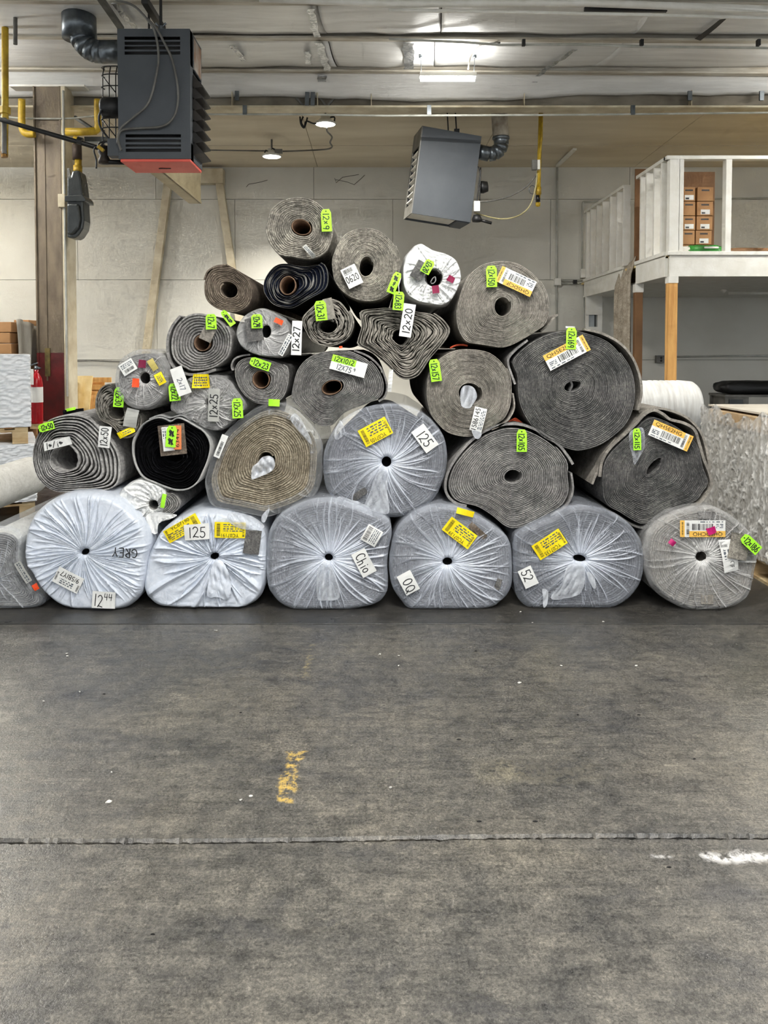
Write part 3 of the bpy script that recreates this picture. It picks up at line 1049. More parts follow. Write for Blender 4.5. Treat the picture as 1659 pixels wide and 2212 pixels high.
STROKE = {
    '0': [arc(.28, .5, .24, .48, 90, 450, 18)],
    '1': [[(.25, 1), (.22, 0)]],
    '2': [arc(.28, .74, .24, .26, 160, -40, 10) + [(.02, .02), (.16, .10), (.56, 0)]],
    '3': [arc(.24, .76, .22, .23, 140, -85, 9) + arc(.24, .27, .26, .27, 85, -150, 10)],
    '4': [[(.10, 1), (.04, .45), (.52, .48)], [(.46, .95), (.40, 0)]],
    '5': [[(.54, .98), (.14, .98), (.10, .58)] + arc(.24, .30, .26, .29, 110, -150, 11)],
    '6': [[(.42, 1), (.12, .55)] + arc(.28, .27, .22, .26, 170, 520, 14)],
    '7': [[(.04, .96), (.54, .98), (.20, 0)]],
    '8': [arc(.28, .75, .19, .23, -90, 270, 14) + arc(.28, .26, .24, .26, 90, 450, 14)],
    '9': [arc(.28, .72, .22, .26, 0, 360, 14) + [(.46, .4), (.38, 0)]],
    'x': [[(.06, .60), (.44, .12)], [(.44, .62), (.04, .08)]],
    'X': [[(.04, .95), (.54, .05)], [(.54, .95), (.02, .02)]],
    'C': [arc(.34, .5, .32, .48, 50, 310, 14)],
    'h': [[(.08, 1), (.08, 0)], [(.08, .42)] + arc(.27, .36, .18, .18, 160, 0, 6) + [(.46, 0)]],
    'i': [[(.16, .55), (.16, 0)], [(.16, .78), (.17, .82)]],
    'o': [arc(.26, .28, .22, .27, 90, 450, 12)],
    'G': [arc(.32, .5, .30, .48, 60, 330, 14) + [(.58, .42), (.34, .42)]],
    'R': [[(.08, 0), (.08, 1)] + arc(.16, .76, .34, .24, 90, -90, 8) + [(.16, .5), (.52, 0)]],
    'E': [[(.52, 1), (.08, 1), (.08, 0), (.54, 0)], [(.08, .52), (.44, .52)]],
    'Y': [[(.02, 1), (.28, .5), (.54, 1)], [(.28, .5), (.26, 0)]],
    'Q': [arc(.30, .5, .27, .48, 90, 450, 16), [(.34, .25), (.60, -.08)]],
    'F': [[(.50, 1), (.08, 1), (.08, 0)], [(.08, .52), (.42, .52)]],
    'T': [[(.0, 1), (.56, 1)], [(.28, 1), (.28, 0)]],
    '~': [[(.02, .5), (.15, .75), (.22, .3), (.34, .7), (.42, .35), (.56, .55)]],
    '/': [[(.45, 1), (.05, 0)]],
    '#': [[(.0, .2), (.5, .9), (.1, .5), (.6, .7), (.1, .8), (.5, .2), (.05, .4), (.55, .45), (.1, .1), (.55, .95)]],
    ' ': [],
}
INK = paint('marker_ink', rgb(28, 30, 32), rgb(20, 20, 24), 0.6, bstr=0)
PRINT = paint('black_print', rgb(24, 22, 20), rgb(18, 17, 16), 0.6, bstr=0)
PENCIL = paint('pencil_ink', rgb(92, 100, 108), rgb(74, 80, 88), 0.6, bstr=0)
GREEN = paint('neon_green_card', rgb(178, 255, 52), rgb(168, 248, 44), 0.6, bstr=0.02)
WPAPER = paint('white_paper', rgb(240, 240, 236), rgb(226, 226, 222), 0.7, bstr=0.05)
GPAPER = paint('grey_paper', rgb(186, 186, 180), rgb(166, 166, 160), 0.7, bstr=0.05)
YPAPER = paint('yellow_sticker', rgb(255, 232, 16), rgb(244, 214, 10), 0.45, bstr=0.1)
GOLD = paint('gold_label_band', rgb(246, 196, 92), rgb(236, 182, 76), 0.6, bstr=0)
PINK = paint('magenta_tape', rgb(206, 12, 116), rgb(170, 8, 94), 0.5)
MAROON = paint('crimson_tape', rgb(150, 10, 70), rgb(120, 8, 56), 0.5)
ORANGE = paint('orange_sticker', rgb(255, 92, 40), rgb(246, 78, 28), 0.5)
SALMON = paint('salmon_card', rgb(236, 140, 84), rgb(226, 128, 74), 0.6)
DOT = paint('eyelet_dark', rgb(46, 74, 20), rgb(36, 60, 16), 0.7, bstr=0)

_font = bpy.data.curves.new('printed', 'FONT')
_font.size = 1.0
_fob = bpy.data.objects.new('printed', _font)
COL.objects.link(_fob)
_glyph = {}


def printed(text):
    if text not in _glyph:
        _font.body = text
        bpy.context.view_layer.update()
        dg = bpy.context.evaluated_depsgraph_get()
        me = bpy.data.meshes.new_from_object(_fob.evaluated_get(dg))
        v = np.array([q.co[:2] for q in me.vertices])
        f = [tuple(p.vertices) for p in me.polygons]
        lo, hi = v.min(0), v.max(0)
        _glyph[text] = ((v - lo) / (hi - lo), f, (hi - lo)[0] / (hi - lo)[1])
        bpy.data.meshes.remove(me)
    return _glyph[text]


def tag(root, Y, cx, cy, w, h, ang, mat, items=(), name='tag', label=None, hang=False, bend=.004, off=.030, thick=.0012, seed=None, flat=False, paper=True):
    """a card / sticker: centre, length along its text, height (px) and text direction (deg, clockwise in the photo)"""
    a = math.radians(ang)
    e1, e2 = np.array([math.cos(a), math.sin(a)]), np.array([-math.sin(a), math.cos(a)])
    k = Y / FPX
    Wm, Hm = w * k, h * k
    YY = Y - off
    rs = random.Random(int(cx * 7 + cy * 3) if seed is None else seed)
    bd, tw = rs.uniform(.3, 1) * bend, rs.uniform(-1, 1) * bend

    def at(u, v, out=0.0):
        q = np.array([cx, cy]) + e1 * (u - .5) * w + e2 * (v - .5) * h
        p = P(q[0], q[1], YY)
        p.y += bd * math.cos(math.pi * (u - .5)) * -1 + tw * (u - .5) * (v - .5) * 4 - out
        return p
    if paper:
        nx = 7
        cut = .18 if hang else 0.0
        vs = []
        us = [i / (nx - 1) for i in range(nx)]
        for u in us:
            c = max(0, cut * (1 - u / .16)) if hang and u < .16 else 0
            for o in (0, -thick):
                vs += [at(u, c, o), at(u, 1 - c, o)]
        fs = []
        for i in range(nx - 1):
            A, B = i * 4, (i + 1) * 4
            fs += [(A, A + 1, B + 1, B), (A + 2, B + 2, B + 3, A + 3), (A, B, B + 2, A + 2), (A + 1, A + 3, B + 3, B + 1)]
        e = (nx - 1) * 4
        fs += [(0, 2, 3, 1), (e, e + 1, e + 3, e + 2)]
        o = mk(name, [tuple(p) for p in vs], fs, mat, root)
        if label: o['label'] = label
        par = o
    else:
        par = root
    lift = .0008

    def grid(u0, v0, u1, v1, mt, nm, lf, n=4):
        vs, fs = [], []
        for i in range(n + 1):
            u = u0 + (u1 - u0) * i / n
            vs += [at(u, v0, lf), at(u, v1, lf)]
        fs = [(2 * i, 2 * i + 1, 2 * i + 3, 2 * i + 2) for i in range(n)]
        mk(nm, [tuple(p) for p in vs], fs, mt, par)
    if hang:
        vs = [tuple(at(.09 + .035 * math.cos(t * math.pi / 5), .5 + .035 * Wm / Hm * math.sin(t * math.pi / 5), lift)) for t in range(10)]
        mk('eyelet', vs, [tuple(reversed(range(10)))], DOT, par)
    for it in items:
        kind = it[0]
        if kind == 'band':
            grid(*it[2:6], it[1], 'colour_band', lift * .6)
        elif kind == 'bar':
            u0, v0, u1, v1 = it[1:5]
            mb = MB()
            vert = len(it) > 5 and it[5]
            q = 0.0
            while q < 1:
                b = rs.choice((.018, .03, .045))
                e = min(q + b, 1)
                if vert: A = ((u0, v0 + (v1 - v0) * q), (u1, v0 + (v1 - v0) * e))
                else: A = ((u0 + (u1 - u0) * q, v0), (u0 + (u1 - u0) * e, v1))
                (a0, b0), (a1, b1) = A
                mb.add([at(a0, b0, lift), at(a0, b1, lift), at(a1, b1, lift), at(a1, b0, lift)], [(0, 1, 2, 3)])
                q = e + rs.choice((.02, .03, .05))
            mb.build('barcode', PRINT, par)
        elif kind == 'print':
            txt, u0, v0, u1, v1 = it[1:6]
            v, f, asp = printed(txt)
            vs = [tuple(at(u0 + (u1 - u0) * q[0], v1 + (v0 - v1) * q[1], lift * 1.3)) for q in v]
            mk('printed_text', vs, f, it[6] if len(it) > 6 else PRINT, par)
        elif kind in ('ink', 'pencil'):
            txt, u0, v0, u1, v1 = it[1:6]
            lw = (it[6] if len(it) > 6 else 1.9) * k / 2
            adv = [(.42 if ch in '1i' else .72) for ch in txt]
            tot = sum(adv)
            mb = MB()
            x0 = 0
            for ch, ad in zip(txt, adv):
                sy = rs.uniform(-.06, .06)
                for st in STROKE.get(ch, []):
                    pl = []
                    for (sx_, sy_) in st:
                        if ch == '1': sx_ -= .08
                        pl.append(np.array([(u0 + (u1 - u0) * (x0 + sx_ + .03) / tot) * Wm, (v1 + (v0 - v1) * (sy_ + sy)) * Hm]))
                    for i in range(len(pl) - 1):
                        d = pl[i + 1] - pl[i]
                        L = np.hypot(*d)
                        if L < 1e-6: continue
                        d = d / L
                        nn = np.array([-d[1], d[0]]) * lw
                        ex = d * lw * .6
                        c4 = [pl[i] - ex - nn, pl[i] - ex + nn, pl[i + 1] + ex + nn, pl[i + 1] + ex - nn]
                        mb.add([at(q[0] / Wm, q[1] / Hm, lift * 1.3) for q in c4], [(0, 1, 2, 3)])
                x0 += ad
            if mb.v: mb.build('handwriting', PENCIL if kind == 'pencil' else INK, par)
        elif kind == 'lines':
            u0, v0, u1, v1, n = it[1:6]
            mb = MB()
            for i in range(n):
                vv = v0 + (v1 - v0) * (i + .5) / n
                u = u0
                while u < u1:
                    e = min(u1, u + rs.uniform(.03, .14))
                    hh = (v1 - v0) / n * rs.uniform(.18, .32)
                    mb.add([at(u, vv - hh, lift), at(u, vv + hh, lift), at(e, vv + hh, lift), at(e, vv - hh, lift)], [(0, 1, 2, 3)])
                    u = e + rs.uniform(.02, .06)
            mb.build('small_print', PENCIL, par)
    return par


def gtag(root, Y, cx, cy, w, h, ang, text, label=None, extra=(), **kw):
    return tag(root, Y, cx, cy, w, h, ang, GREEN, [('ink', text, .17, .22, .95, .82)] + list(extra), 'hang_tag', label or ('neon green hang tag marked ' + text), hang=True, **kw)


def swatch(root, Y, cx, cy, w, h, ang, mat, off=.022, name='sample_swatch', label=None):
    """small offcut of carpet with real thickness"""
    return tag(root, Y, cx, cy, w, h, ang, mat, (), name, label, off=off, thick=.008, bend=.006)


def qh(root, Y, cx, cy, w, h, ang, code):
    return tag(root, Y, cx, cy, w, h, ang, WPAPER, [
        ('band', GOLD, 0, 0, .80, .36), ('band', GOLD, .90, 0, 1, 1), ('print', code, .07, .07, .72, .33, PRINT), ('bar', .28, .42, .74, .80),
        ('bar', .80, .12, .86, .9, True), ('lines', .05, .52, .22, .8, 3), ('lines', .05, .86, .6, .96, 1), ('bar', .93, .1, .965, .9, True)],
        'barcode_label', 'white and gold barcode label reading ' + code)


def ysticker(root, Y, cx, cy, w, h, ang, code, **kw):
    return tag(root, Y, cx, cy, w, h, ang, YPAPER, [('print', code, .22, .05, .78, .27), ('bar', .82, .12, .93, .9, True), ('lines', .1, .38, .72, .92, 4), ('bar', .04, .1, .10, .8, True)],
               'shipping_sticker', 'yellow shipping sticker reading ' + code, **kw)
# ------------------------------------------------------------------ carpets and films
C_GREY = carpet('grey_felt', rgb(86, 85, 84), rgb(126, 124, 122), rgb(164, 161, 157))
C_DARK = carpet('dark_felt', rgb(60, 60, 60), rgb(92, 91, 90), rgb(132, 130, 126), scale=70)
C_TAUPE = carpet('taupe_felt', rgb(98, 94, 88), rgb(134, 129, 121), rgb(170, 164, 154))
C_FLECK = carpet('flecked_pile', rgb(82, 80, 74), rgb(136, 131, 122), rgb(196, 190, 176), scale=62, bstr=.8)
C_BEIGE = carpet('beige_pile', rgb(96, 88, 74), rgb(142, 132, 114), rgb(182, 172, 152), scale=66, bstr=.8)
C_BROWN = carpet('brown_pile', rgb(72, 64, 56), rgb(106, 95, 84), rgb(140, 128, 114), scale=62, bstr=.8)
C_LOOSE = carpet('grey_backing_layers', rgb(112, 110, 108), rgb(156, 154, 152), rgb(186, 184, 180), scale=30)
C_LOOSE2 = carpet('drab_backing_layers', rgb(92, 90, 84), rgb(132, 128, 120), rgb(164, 158, 148), scale=30)
C_BLACK = carpet('black_pile', rgb(8, 8, 9), rgb(12, 12, 14), rgb(22, 22, 26), rgb(120, 120, 124), th=.99, scale=60)
C_NAVY = carpet('navy_pile', rgb(9, 12, 22), rgb(15, 19, 32), rgb(30, 35, 50), rgb(138, 136, 132), th=.70, scale=60)
C_LIGHTBACK = carpet('light_backing', rgb(128, 128, 128), rgb(160, 160, 158), rgb(186, 184, 180), scale=20)
C_WRAPGREY = carpet('grey_under_film', rgb(70, 70, 72), rgb(98, 98, 102), rgb(132, 132, 136), scale=80)
C_WHITER = carpet('white_underlay', rgb(204, 202, 194), rgb(222, 220, 212), rgb(236, 234, 228), scale=40, bstr=.2)
CARDTUBE = paint('core_cardboard', rgb(128, 100, 78), rgb(98, 76, 58), .8)
FILM = clear_film('clear_polythene')
FILMW = clear_film('clear_polythene_warm', (0.86, 0.85, 0.83, 1), .14, .05)
FILMD = clear_film('clear_polythene_bluish', (0.72, 0.76, 0.84, 1), .2, .05)
FILMT = clear_film('thin_bag_film', (0.70, 0.71, 0.72, 1), .25, .08)


def white_film(name, c1, c2):
    m, nt, bs, out = newmat(name)
    v = world_pos(nt)
    f = noise(nt, v, 30.0, 4, .6, 1.0)
    nt.links.new(ramp(nt, f, [(.3, c1), (.7, c2)]), bs.inputs['Base Color'])
    bs.inputs['Roughness'].default_value = .28
    bs.inputs['Specular IOR Level'].default_value = .6
    bump(nt, bs, f, .25, .008)
    return m


WFILM = white_film('white_polythene', rgb(206, 214, 226), rgb(226, 231, 240))
BFILM = white_film('white_bag_plastic', rgb(224, 225, 224), rgb(243, 243, 241))
Y0 = 4.28
R_ = {}

# ---- bottom row ------------------------------------------------------------
r = Roll('white plastic wrapped roll marked GREY, leftmost of the bottom row', [(54, 1167), (52, 1194), (56, 1221), (69, 1240), (87, 1270), (116, 1299), (148, 1314), (203, 1319), (253, 1317), (280, 1307), (300, 1284), (309, 1248), (313, 1210), (320, 1176), (313, 1142), (290, 1112), (253, 1082), (212, 1068), (152, 1068), (116, 1080), (87, 1100), (69, 1121), (58, 1145)],
         Y0, (183, 1193, 11, 8, -30), 16, C_WRAPGREY, ground=True, side=WFILM, seed=11, inset=.94)
r.wrap(WFILM, nf=170, amp=.020, swirl=.22, seed=12, crink=.0028, back=3.4, edge=.05, wmax=.05, nth=800, emin=.6)
Y = r.Y
tag(r.root, Y, 269, 1194, 58, 21, 183, WPAPER, [('ink', 'GREY', .02, .05, .98, .95, 2.2)], paper=False, off=.036)
tag(r.root, Y, 224, 1296, 50, 36, 3, WPAPER, [('ink', '12', .08, .2, .5, .9, 1.8), ('ink', '44', .52, .1, .9, .5, 1.4)], 'paper_note', 'white paper note marked 12 44')
tag(r.root, Y, 147, 1253, 60, 36, 207, WPAPER, [('print', '9/5BIY7', .12, .55, .85, .85), ('bar', .03, .1, .1, .5, True), ('bar', .9, .2, .97, .7, True), ('lines', .25, .1, .8, .45, 3)], 'sticker', 'white printed sticker reading 9/5BIY7')
R_['B1'] = r

r = Roll('white plastic wrapped roll with two yellow stickers and a note marked 125', [(310, 1262), (313, 1236), (320, 1205), (333, 1177), (349, 1150), (376, 1127), (412, 1111), (445, 1107), (481, 1110), (517, 1121), (550, 1136), (567, 1152), (573, 1185), (573, 1230), (569, 1264), (560, 1289), (540, 1306), (517, 1314), (463, 1316), (408, 1315), (372, 1313), (342, 1309), (322, 1295), (312, 1279)],
         Y0, (463, 1202, 12, 9, -20), 16, C_WRAPGREY, ground=True, side=WFILM, seed=21, inset=.94)
r.wrap(WFILM, nf=90, amp=.030, swirl=-.15, seed=29, crink=.008, back=3.4, edge=.05, wmax=.10, nth=700, emin=.5)
Y = r.Y
ysticker(r.root, Y, 394, 1141, 80, 30, -30, 'YC07190', off=.036)
tag(r.root, Y, 425, 1149, 54, 34, -4, WPAPER, [('ink', '125', .16, .2, .9, .85, 2.0)], 'paper_note', 'white paper note marked 125', off=.042)
ysticker(r.root, Y, 497, 1145, 67, 34, 181, 'YC07191', off=.036)
swatch(r.root, Y, 545, 1171, 34, 52, 8, C_DARK, .04)
r.film([(462, 1215), (478, 1212), (492, 1232), (500, 1262), (492, 1296), (470, 1290), (448, 1288), (452, 1250)], -.035, WFILM, 'film_tail', 5, .012)
r.film([(500, 1105), (535, 1112), (562, 1126), (570, 1140), (545, 1146), (510, 1138), (490, 1122)], -.044, FILM, 'film_tail', 6, .008, .5)
R_['B2'] = r


def clear_roll(label, pts, hole, seed, nf, swirl, base, gather, ridge, turns=22, mat=C_WRAPGREY, film=FILMD, **kw):
    r = Roll(label, pts, Y0, hole, turns, mat, ground=kw.pop('ground', True), seed=seed, wamp=.15, gap=.005, inset=.95, L=kw.pop('L', 3.66), taper=kw.pop('taper', 1.0))
    kw.setdefault('amp', .013)
    kw.setdefault('nth', 700)
    kw.setdefault('wmax', .055)
    kw.setdefault('emin', .55)
    r.wrap(film, nf=nf, swirl=swirl, base=base, gather=gather, ridge=ridge, seed=seed + 1, back=1.2, **kw)
    return r


r = clear_roll('clear film wrapped grey roll with a paper note reading Chio', [(577, 1221), (580, 1167), (589, 1136), (609, 1113), (636, 1096), (672, 1083), (705, 1079), (732, 1083), (768, 1094), (804, 1108), (833, 1121), (842, 1136), (844, 1156), (838, 1185), (834, 1221), (836, 1257), (833, 1280), (817, 1300), (786, 1311), (741, 1317), (687, 1318), (641, 1317), (611, 1306), (591, 1286), (580, 1264)],
               (710, 1205, 11, 9, 10), 31, 170, .12, .20, .85, .80)
Y = r.Y
tag(r.root, Y, 803, 1157, 38, 36, 120, WPAPER, [('lines', .08, .1, .9, .55, 4), ('bar', .1, .62, .9, .9)], 'sticker', 'crumpled white printed sticker', bend=.012)
tag(r.root, Y, 786, 1216, 56, 33, 62, WPAPER, [('ink', 'Chio', .12, .2, .9, .85, 2.0)], 'paper_note', 'white paper note reading Chio')
r.film([(690, 1222), (706, 1215), (722, 1235), (734, 1290), (700, 1297), (686, 1292), (684, 1250)], -.03, FILM, 'film_tail', 3, .006, .4)
R_['B3'] = r
r = clear_roll('clear film wrapped grey roll with yellow sticker, fourth along the bottom row', [(843, 1221), (846, 1190), (855, 1154), (872, 1129), (899, 1108), (931, 1095), (957, 1093), (993, 1099), (1029, 1116), (1065, 1138), (1090, 1158), (1102, 1181), (1105, 1221), (1105, 1257), (1098, 1280), (1081, 1299), (1056, 1313), (993, 1317), (938, 1317), (888, 1315), (868, 1297), (852, 1273), (845, 1248)],
               (967, 1214, 13, 10, 0), 41, 150, .25, .20, .75, .70)
Y = r.Y
ysticker(r.root, Y, 993, 1151, 70, 36, 217, 'YC07139')
tag(r.root, Y, 1005, 1107, 38, 13, 15, YPAPER, (), 'yellow_tape', 'small strip of yellow tape')
tag(r.root, Y, 882, 1259, 46, 33, 62, WPAPER, [('ink', '0Q', .3, .2, .95, .85, 2.0)], 'paper_note', 'white paper note with pen marks')
swatch(r.root, Y, 1032, 1147, 44, 13, 42, C_BROWN, .016, 'torn_patch')
swatch(r.root, Y, 1076, 1262, 24, 12, 110, C_DARK, .016, 'torn_patch')
R_['B4'] = r
r = clear_roll('clear film wrapped grey roll with a note marked 52, fifth along the bottom', [(1112, 1197), (1113, 1176), (1120, 1154), (1154, 1134), (1187, 1120), (1217, 1105), (1237, 1097), (1272, 1096), (1308, 1104), (1344, 1122), (1369, 1145), (1385, 1172), (1391, 1203), (1389, 1239), (1377, 1271), (1353, 1297), (1326, 1311), (1281, 1315), (1208, 1314), (1154, 1313), (1134, 1306), (1120, 1288), (1113, 1257), (1112, 1230)],
               (1253, 1207, 17, 9, 10), 51, 130, -.1, .10, .75, .70)
Y = r.Y
ysticker(r.root, Y, 1187, 1176, 70, 37, 147, 'YC07135')
tag(r.root, Y, 1141, 1247, 42, 31, 65, WPAPER, [('ink', '52', .1, .2, .7, .85, 2.0)], 'paper_note', 'white paper note marked 52')
r.film([(1228, 1222), (1258, 1218), (1264, 1250), (1252, 1282), (1215, 1294), (1190, 1292), (1212, 1260)], -.03, FILM, 'film_tail', 9, .010, .5)
r.film([(1172, 1272), (1184, 1278), (1182, 1305), (1174, 1312), (1173, 1290)], -.03, FILM, 'film_tail', 8, .006, .8)
r.film([(1268, 1236), (1284, 1245), (1286, 1272), (1276, 1262)], -.03, FILM, 'film_tail', 7, .006, .8)
R_['B5'] = r
r = clear_roll('clear film wrapped taupe roll tagged 12x186, rightmost of the bottom row', [(1396, 1205), (1398, 1176), (1407, 1147), (1438, 1119), (1475, 1104), (1513, 1097), (1544, 1099), (1579, 1115), (1610, 1140), (1630, 1166), (1636, 1197), (1630, 1240), (1620, 1280), (1596, 1305), (1562, 1315), (1515, 1319), (1478, 1313), (1440, 1294), (1415, 1273), (1403, 1249)],
               (1516, 1203, 15, 13, 0), 61, 110, .15, .12, .60, .60, mat=C_TAUPE, film=FILMW, amp=.020, crink=.009)
Y = r.Y
qh(r.root, Y, 1518, 1142, 98, 36, 180, 'QH5DCHO')
tag(r.root, Y, 1575, 1200, 70, 34, 82, WPAPER, [('bar', .05, .55, .22, .95, True), ('lines', .28, .2, .6, .9, 3), ('print', 'CJP', .66, .25, .9, .6)], 'sticker', 'white paper sticker partly covered by a swatch', bend=.012)
swatch(r.root, Y, 1597, 1181, 56, 40, 100, C_FLECK, .05)
gtag(r.root, Y, 1622, 1175, 47, 23, 43, '12x186', off=.075)
tag(r.root, Y, 1537, 1146, 19, 15, -20, PINK, (), 'tape_piece', 'scrap of magenta tape', off=.04, bend=.008)
tag(r.root, Y, 1452, 1172, 14, 12, 40, PINK, (), 'tape_piece', 'scrap of magenta tape', off=.04, bend=.008)
swatch(r.root, Y, 1527, 1113, 36, 15, 0, C_GREY, .016, 'torn_patch')
swatch(r.root, Y, 1528, 1295, 26, 20, 0, C_TAUPE, .016, 'torn_patch')
R_['B6'] = r

# ---- rolls lying at the far left ---------------------------------------------
r = Roll('film covered pale roll lying at the left edge beside the GREY roll', [(-95, 1240), (-85, 1190), (-50, 1155), (-10, 1142), (20, 1144), (40, 1160), (38, 1195), (46, 1226), (60, 1250), (74, 1274), (90, 1294), (88, 1306), (72, 1312), (30, 1315), (-20, 1315), (-70, 1304), (-92, 1275)],
         Y0, (-4, 1250, 4, 4), 20, C_LOOSE, prof='loose', gap=.02, wamp=.4, ground=True, inset=.94, seed=71, side=C_WHITER)
r.wrap(FILM, nf=26, swirl=.1, base=.05, gather=.1, ridge=.5, seed=72, back=3.3, amp=.012, crink=.008, hole=3)
tag(r.root, r.Y, 77, 1268, 14, 12, 60, ORANGE, (), 'orange_sticker', 'small orange sticker')
tag(r.root, r.Y, 50, 1236, 50, 15, 58, GPAPER, [('lines', .05, .2, .95, .8, 2)], 'sticker', 'grey printed sticker under the film')
R_['L1'] = r
z = MB()
t = empty('vinyl_roll', (-2.44, 4.8, .38), 'smooth white roll lying on the film covered roll at the left edge', 'roll')
xc, zc, rr = -2.455, P(60, 1083, 5.3).z + .135, .130
MB().lathe((xc, 4.0, zc), [(.03, .02), (.032, 0), (rr, 0), (rr + .002, .01), (rr + .002, 1.56), (rr - .01, 1.58), (.03, 1.58), (.03, .02)], (0, 1, 0), 48).build('sheet', C_WHITER, t, True)
MB().lathe((xc, 4.0, zc), [(.026, -.004), (.033, -.004), (.033, 1.585), (.026, 1.585), (.026, -.004)], (0, 1, 0), 24).build('core_tube', CARDTUBE, t, True)

# ---- second row ---------------------------------------------------------------
r = Roll('loosely wound pale grey roll marked 12x50 atop the GREY roll', [(68, 991), (70, 965), (79, 938), (96, 914), (125, 899), (155, 895), (178, 898), (201, 910), (219, 926), (235, 944), (249, 962), (259, 985), (263, 1011), (259, 1041), (244, 1057), (216, 1062), (186, 1063), (155, 1064), (124, 1065), (100, 1056), (82, 1038), (72, 1015)],
         Y0, (134, 992, 24, 25), 11, C_LOOSE, prof='loose', gap=.08, gm=.52, ga=.4, wamp=.8, tele=.014, seed=81, flap=1.9)
Y = r.Y
gtag(r.root, Y, 100, 922, 34, 18, -16, '12x50', off=.03)
tag(r.root, Y, 124, 958, 60, 18, -14, WPAPER, [('ink', '1~/i~', .1, .15, .75, .85, 1.6)], 'paper_note', 'curled white paper note', bend=.02)
tag(r.root, Y, 226, 944, 46, 26, -84, WPAPER, [('ink', '12x50', .08, .2, .95, .8, 1.7)], 'paper_note', 'white paper note marked 12x50')
swatch(r.root, Y + .25, 158, 889, 44, 10, -6, C_BLACK, .0)
tag(r.root, Y + .25, 153, 884, 20, 6, -12, GREEN, (), 'hang_tag', 'neon green tag lying on a black swatch', off=.02)
R_['M1'] = r
r = Roll('small grey roll half covered by a crumpled white bag, left side', [(275, 1085), (279, 1066), (292, 1052), (311, 1047), (330, 1049), (345, 1054), (365, 1063), (380, 1069), (390, 1084), (388, 1098), (374, 1110), (352, 1120), (330, 1124), (306, 1112), (286, 1100)],
         Y0, (333, 1090, 9, 8), 9, C_GREY, seed=91)
r.wrap(BFILM, 'white_bag', nf=22, amp=.035, swirl=.3, seed=93, crink=.016, back=.03, edge=.03, hole=11, lift=.02,
       out=[(258, 1075), (262, 1062), (280, 1046), (302, 1038), (322, 1042), (345, 1052), (356, 1062), (357, 1080), (352, 1098), (346, 1112), (335, 1128), (318, 1124), (298, 1112), (276, 1104)])
r.film([(318, 1112), (345, 1106), (382, 1112), (366, 1122), (344, 1130), (340, 1152), (328, 1150), (318, 1135)], -.03, BFILM, 'bag_skirt', 14, .02)
tag(r.root, r.Y, 353, 1082, 30, 9, 100, GREEN, (), 'hang_tag', 'neon green tag seen edge on', off=.05)
R_['M1b'] = r
r = Roll('black carpet roll with a light rim and a brown swatch', [(288, 961), (291, 947), (305, 922), (321, 909), (341, 902), (356, 904), (369, 910), (382, 903), (396, 905), (421, 919), (441, 932), (453, 951), (455, 970), (449, 995), (439, 1019), (427, 1041), (408, 1055), (385, 1058), (363, 1053), (338, 1043), (311, 1030), (296, 1008), (289, 983)],
         Y0, (374, 990, 15, 6), 15, C_BLACK, prof='loose', gap=.02, gm=.74, ga=.1, wamp=1.4, tele=.02, seed=101, side=C_LIGHTBACK)
a = np.linspace(0, 2 * np.pi, 121)[:-1]
q = [np.stack([r.c[0] + (r.R(a) + dr) * np.cos(a), np.full_like(a, r.Y + dy), r.c[1] + (r.R(a) + dr) * np.sin(a)], -1) for dr, dy in ((-.004, .04), (-.004, -.012), (.004, -.012), (.004, .3))]
mk('backing_rim', np.stack(q, 1).reshape(-1, 3), quads(120, 4, True), C_LIGHTBACK, r.root, True)
r.layer([(322, 905), (345, 897), (368, 902), (392, 897), (412, 908)], 3, C_LIGHTBACK, .5)
Y = r.Y
swatch(r.root, Y, 372, 950, 57, 66, -6, C_BROWN, .05)
tag(r.root, Y, 363, 948, 52, 24, 84, WPAPER, [('lines', .05, .6, .5, .95, 2)], 'card_tag', 'white card tag behind the green one', off=.066)
tag(r.root, Y, 384, 945, 52, 16, -90, SALMON, [('print', '63414', .1, .25, .85, .7)], 'card_tag', 'salmon card tag reading 63414', off=.066)
gtag(r.root, Y, 370, 943, 46, 22, 95, '##', 'neon green hang tag with scribbled out writing', off=.076)
R_['M2'] = r
r = Roll('beige roll in a clear bag, centre left, above the YC07191 sticker', [(444, 1042), (450, 1016), (462, 981), (485, 940), (511, 914), (540, 892), (565, 878), (593, 872), (617, 877), (645, 891), (671, 918), (686, 943), (693, 972), (692, 1016), (688, 1049), (676, 1072), (646, 1091), (613, 1104), (577, 1115), (545, 1110), (517, 1104), (484, 1098), (460, 1091), (450, 1072)],
         Y0, (575, 995, 15, 17), 20, C_BEIGE, seed=111, wamp=.35, inset=.93, side=FILMT, gap=.006)
r.wrap(FILMT, 'clear_bag', nf=22, amp=.012, swirl=.05, base=.04, gather=.0, ridge=.30, seed=113, crink=.010, back=.9, edge=.05, hole=.80, edgehaze=.5)
r.film([(545, 1010), (556, 1000), (566, 988), (580, 985), (592, 992), (593, 1010), (580, 1022), (560, 1030), (544, 1034)], -.02, FILM, 'core_plug', 21, .016, .8)
r.film([(627, 905), (640, 925), (672, 960), (668, 940), (650, 905), (636, 893)], -.028, FILM, 'film_tail', 22, .006, .4)
r.film([(565, 1125), (567, 1112), (582, 1098), (579, 1112), (572, 1128)], -.03, FILM, 'film_tail', 23, .004, .9)
Y = r.Y
tag(r.root, Y, 477, 964, 52, 14, 112, WPAPER, [('bar', .3, .25, .9, .7), ], 'sticker', 'white barcode sticker on the clear bag')
tag(r.root, Y, 592, 870, 24, 15, 3, GREEN, (), 'hang_tag', 'neon green tag under film', off=.03)
R_['M3'] = r
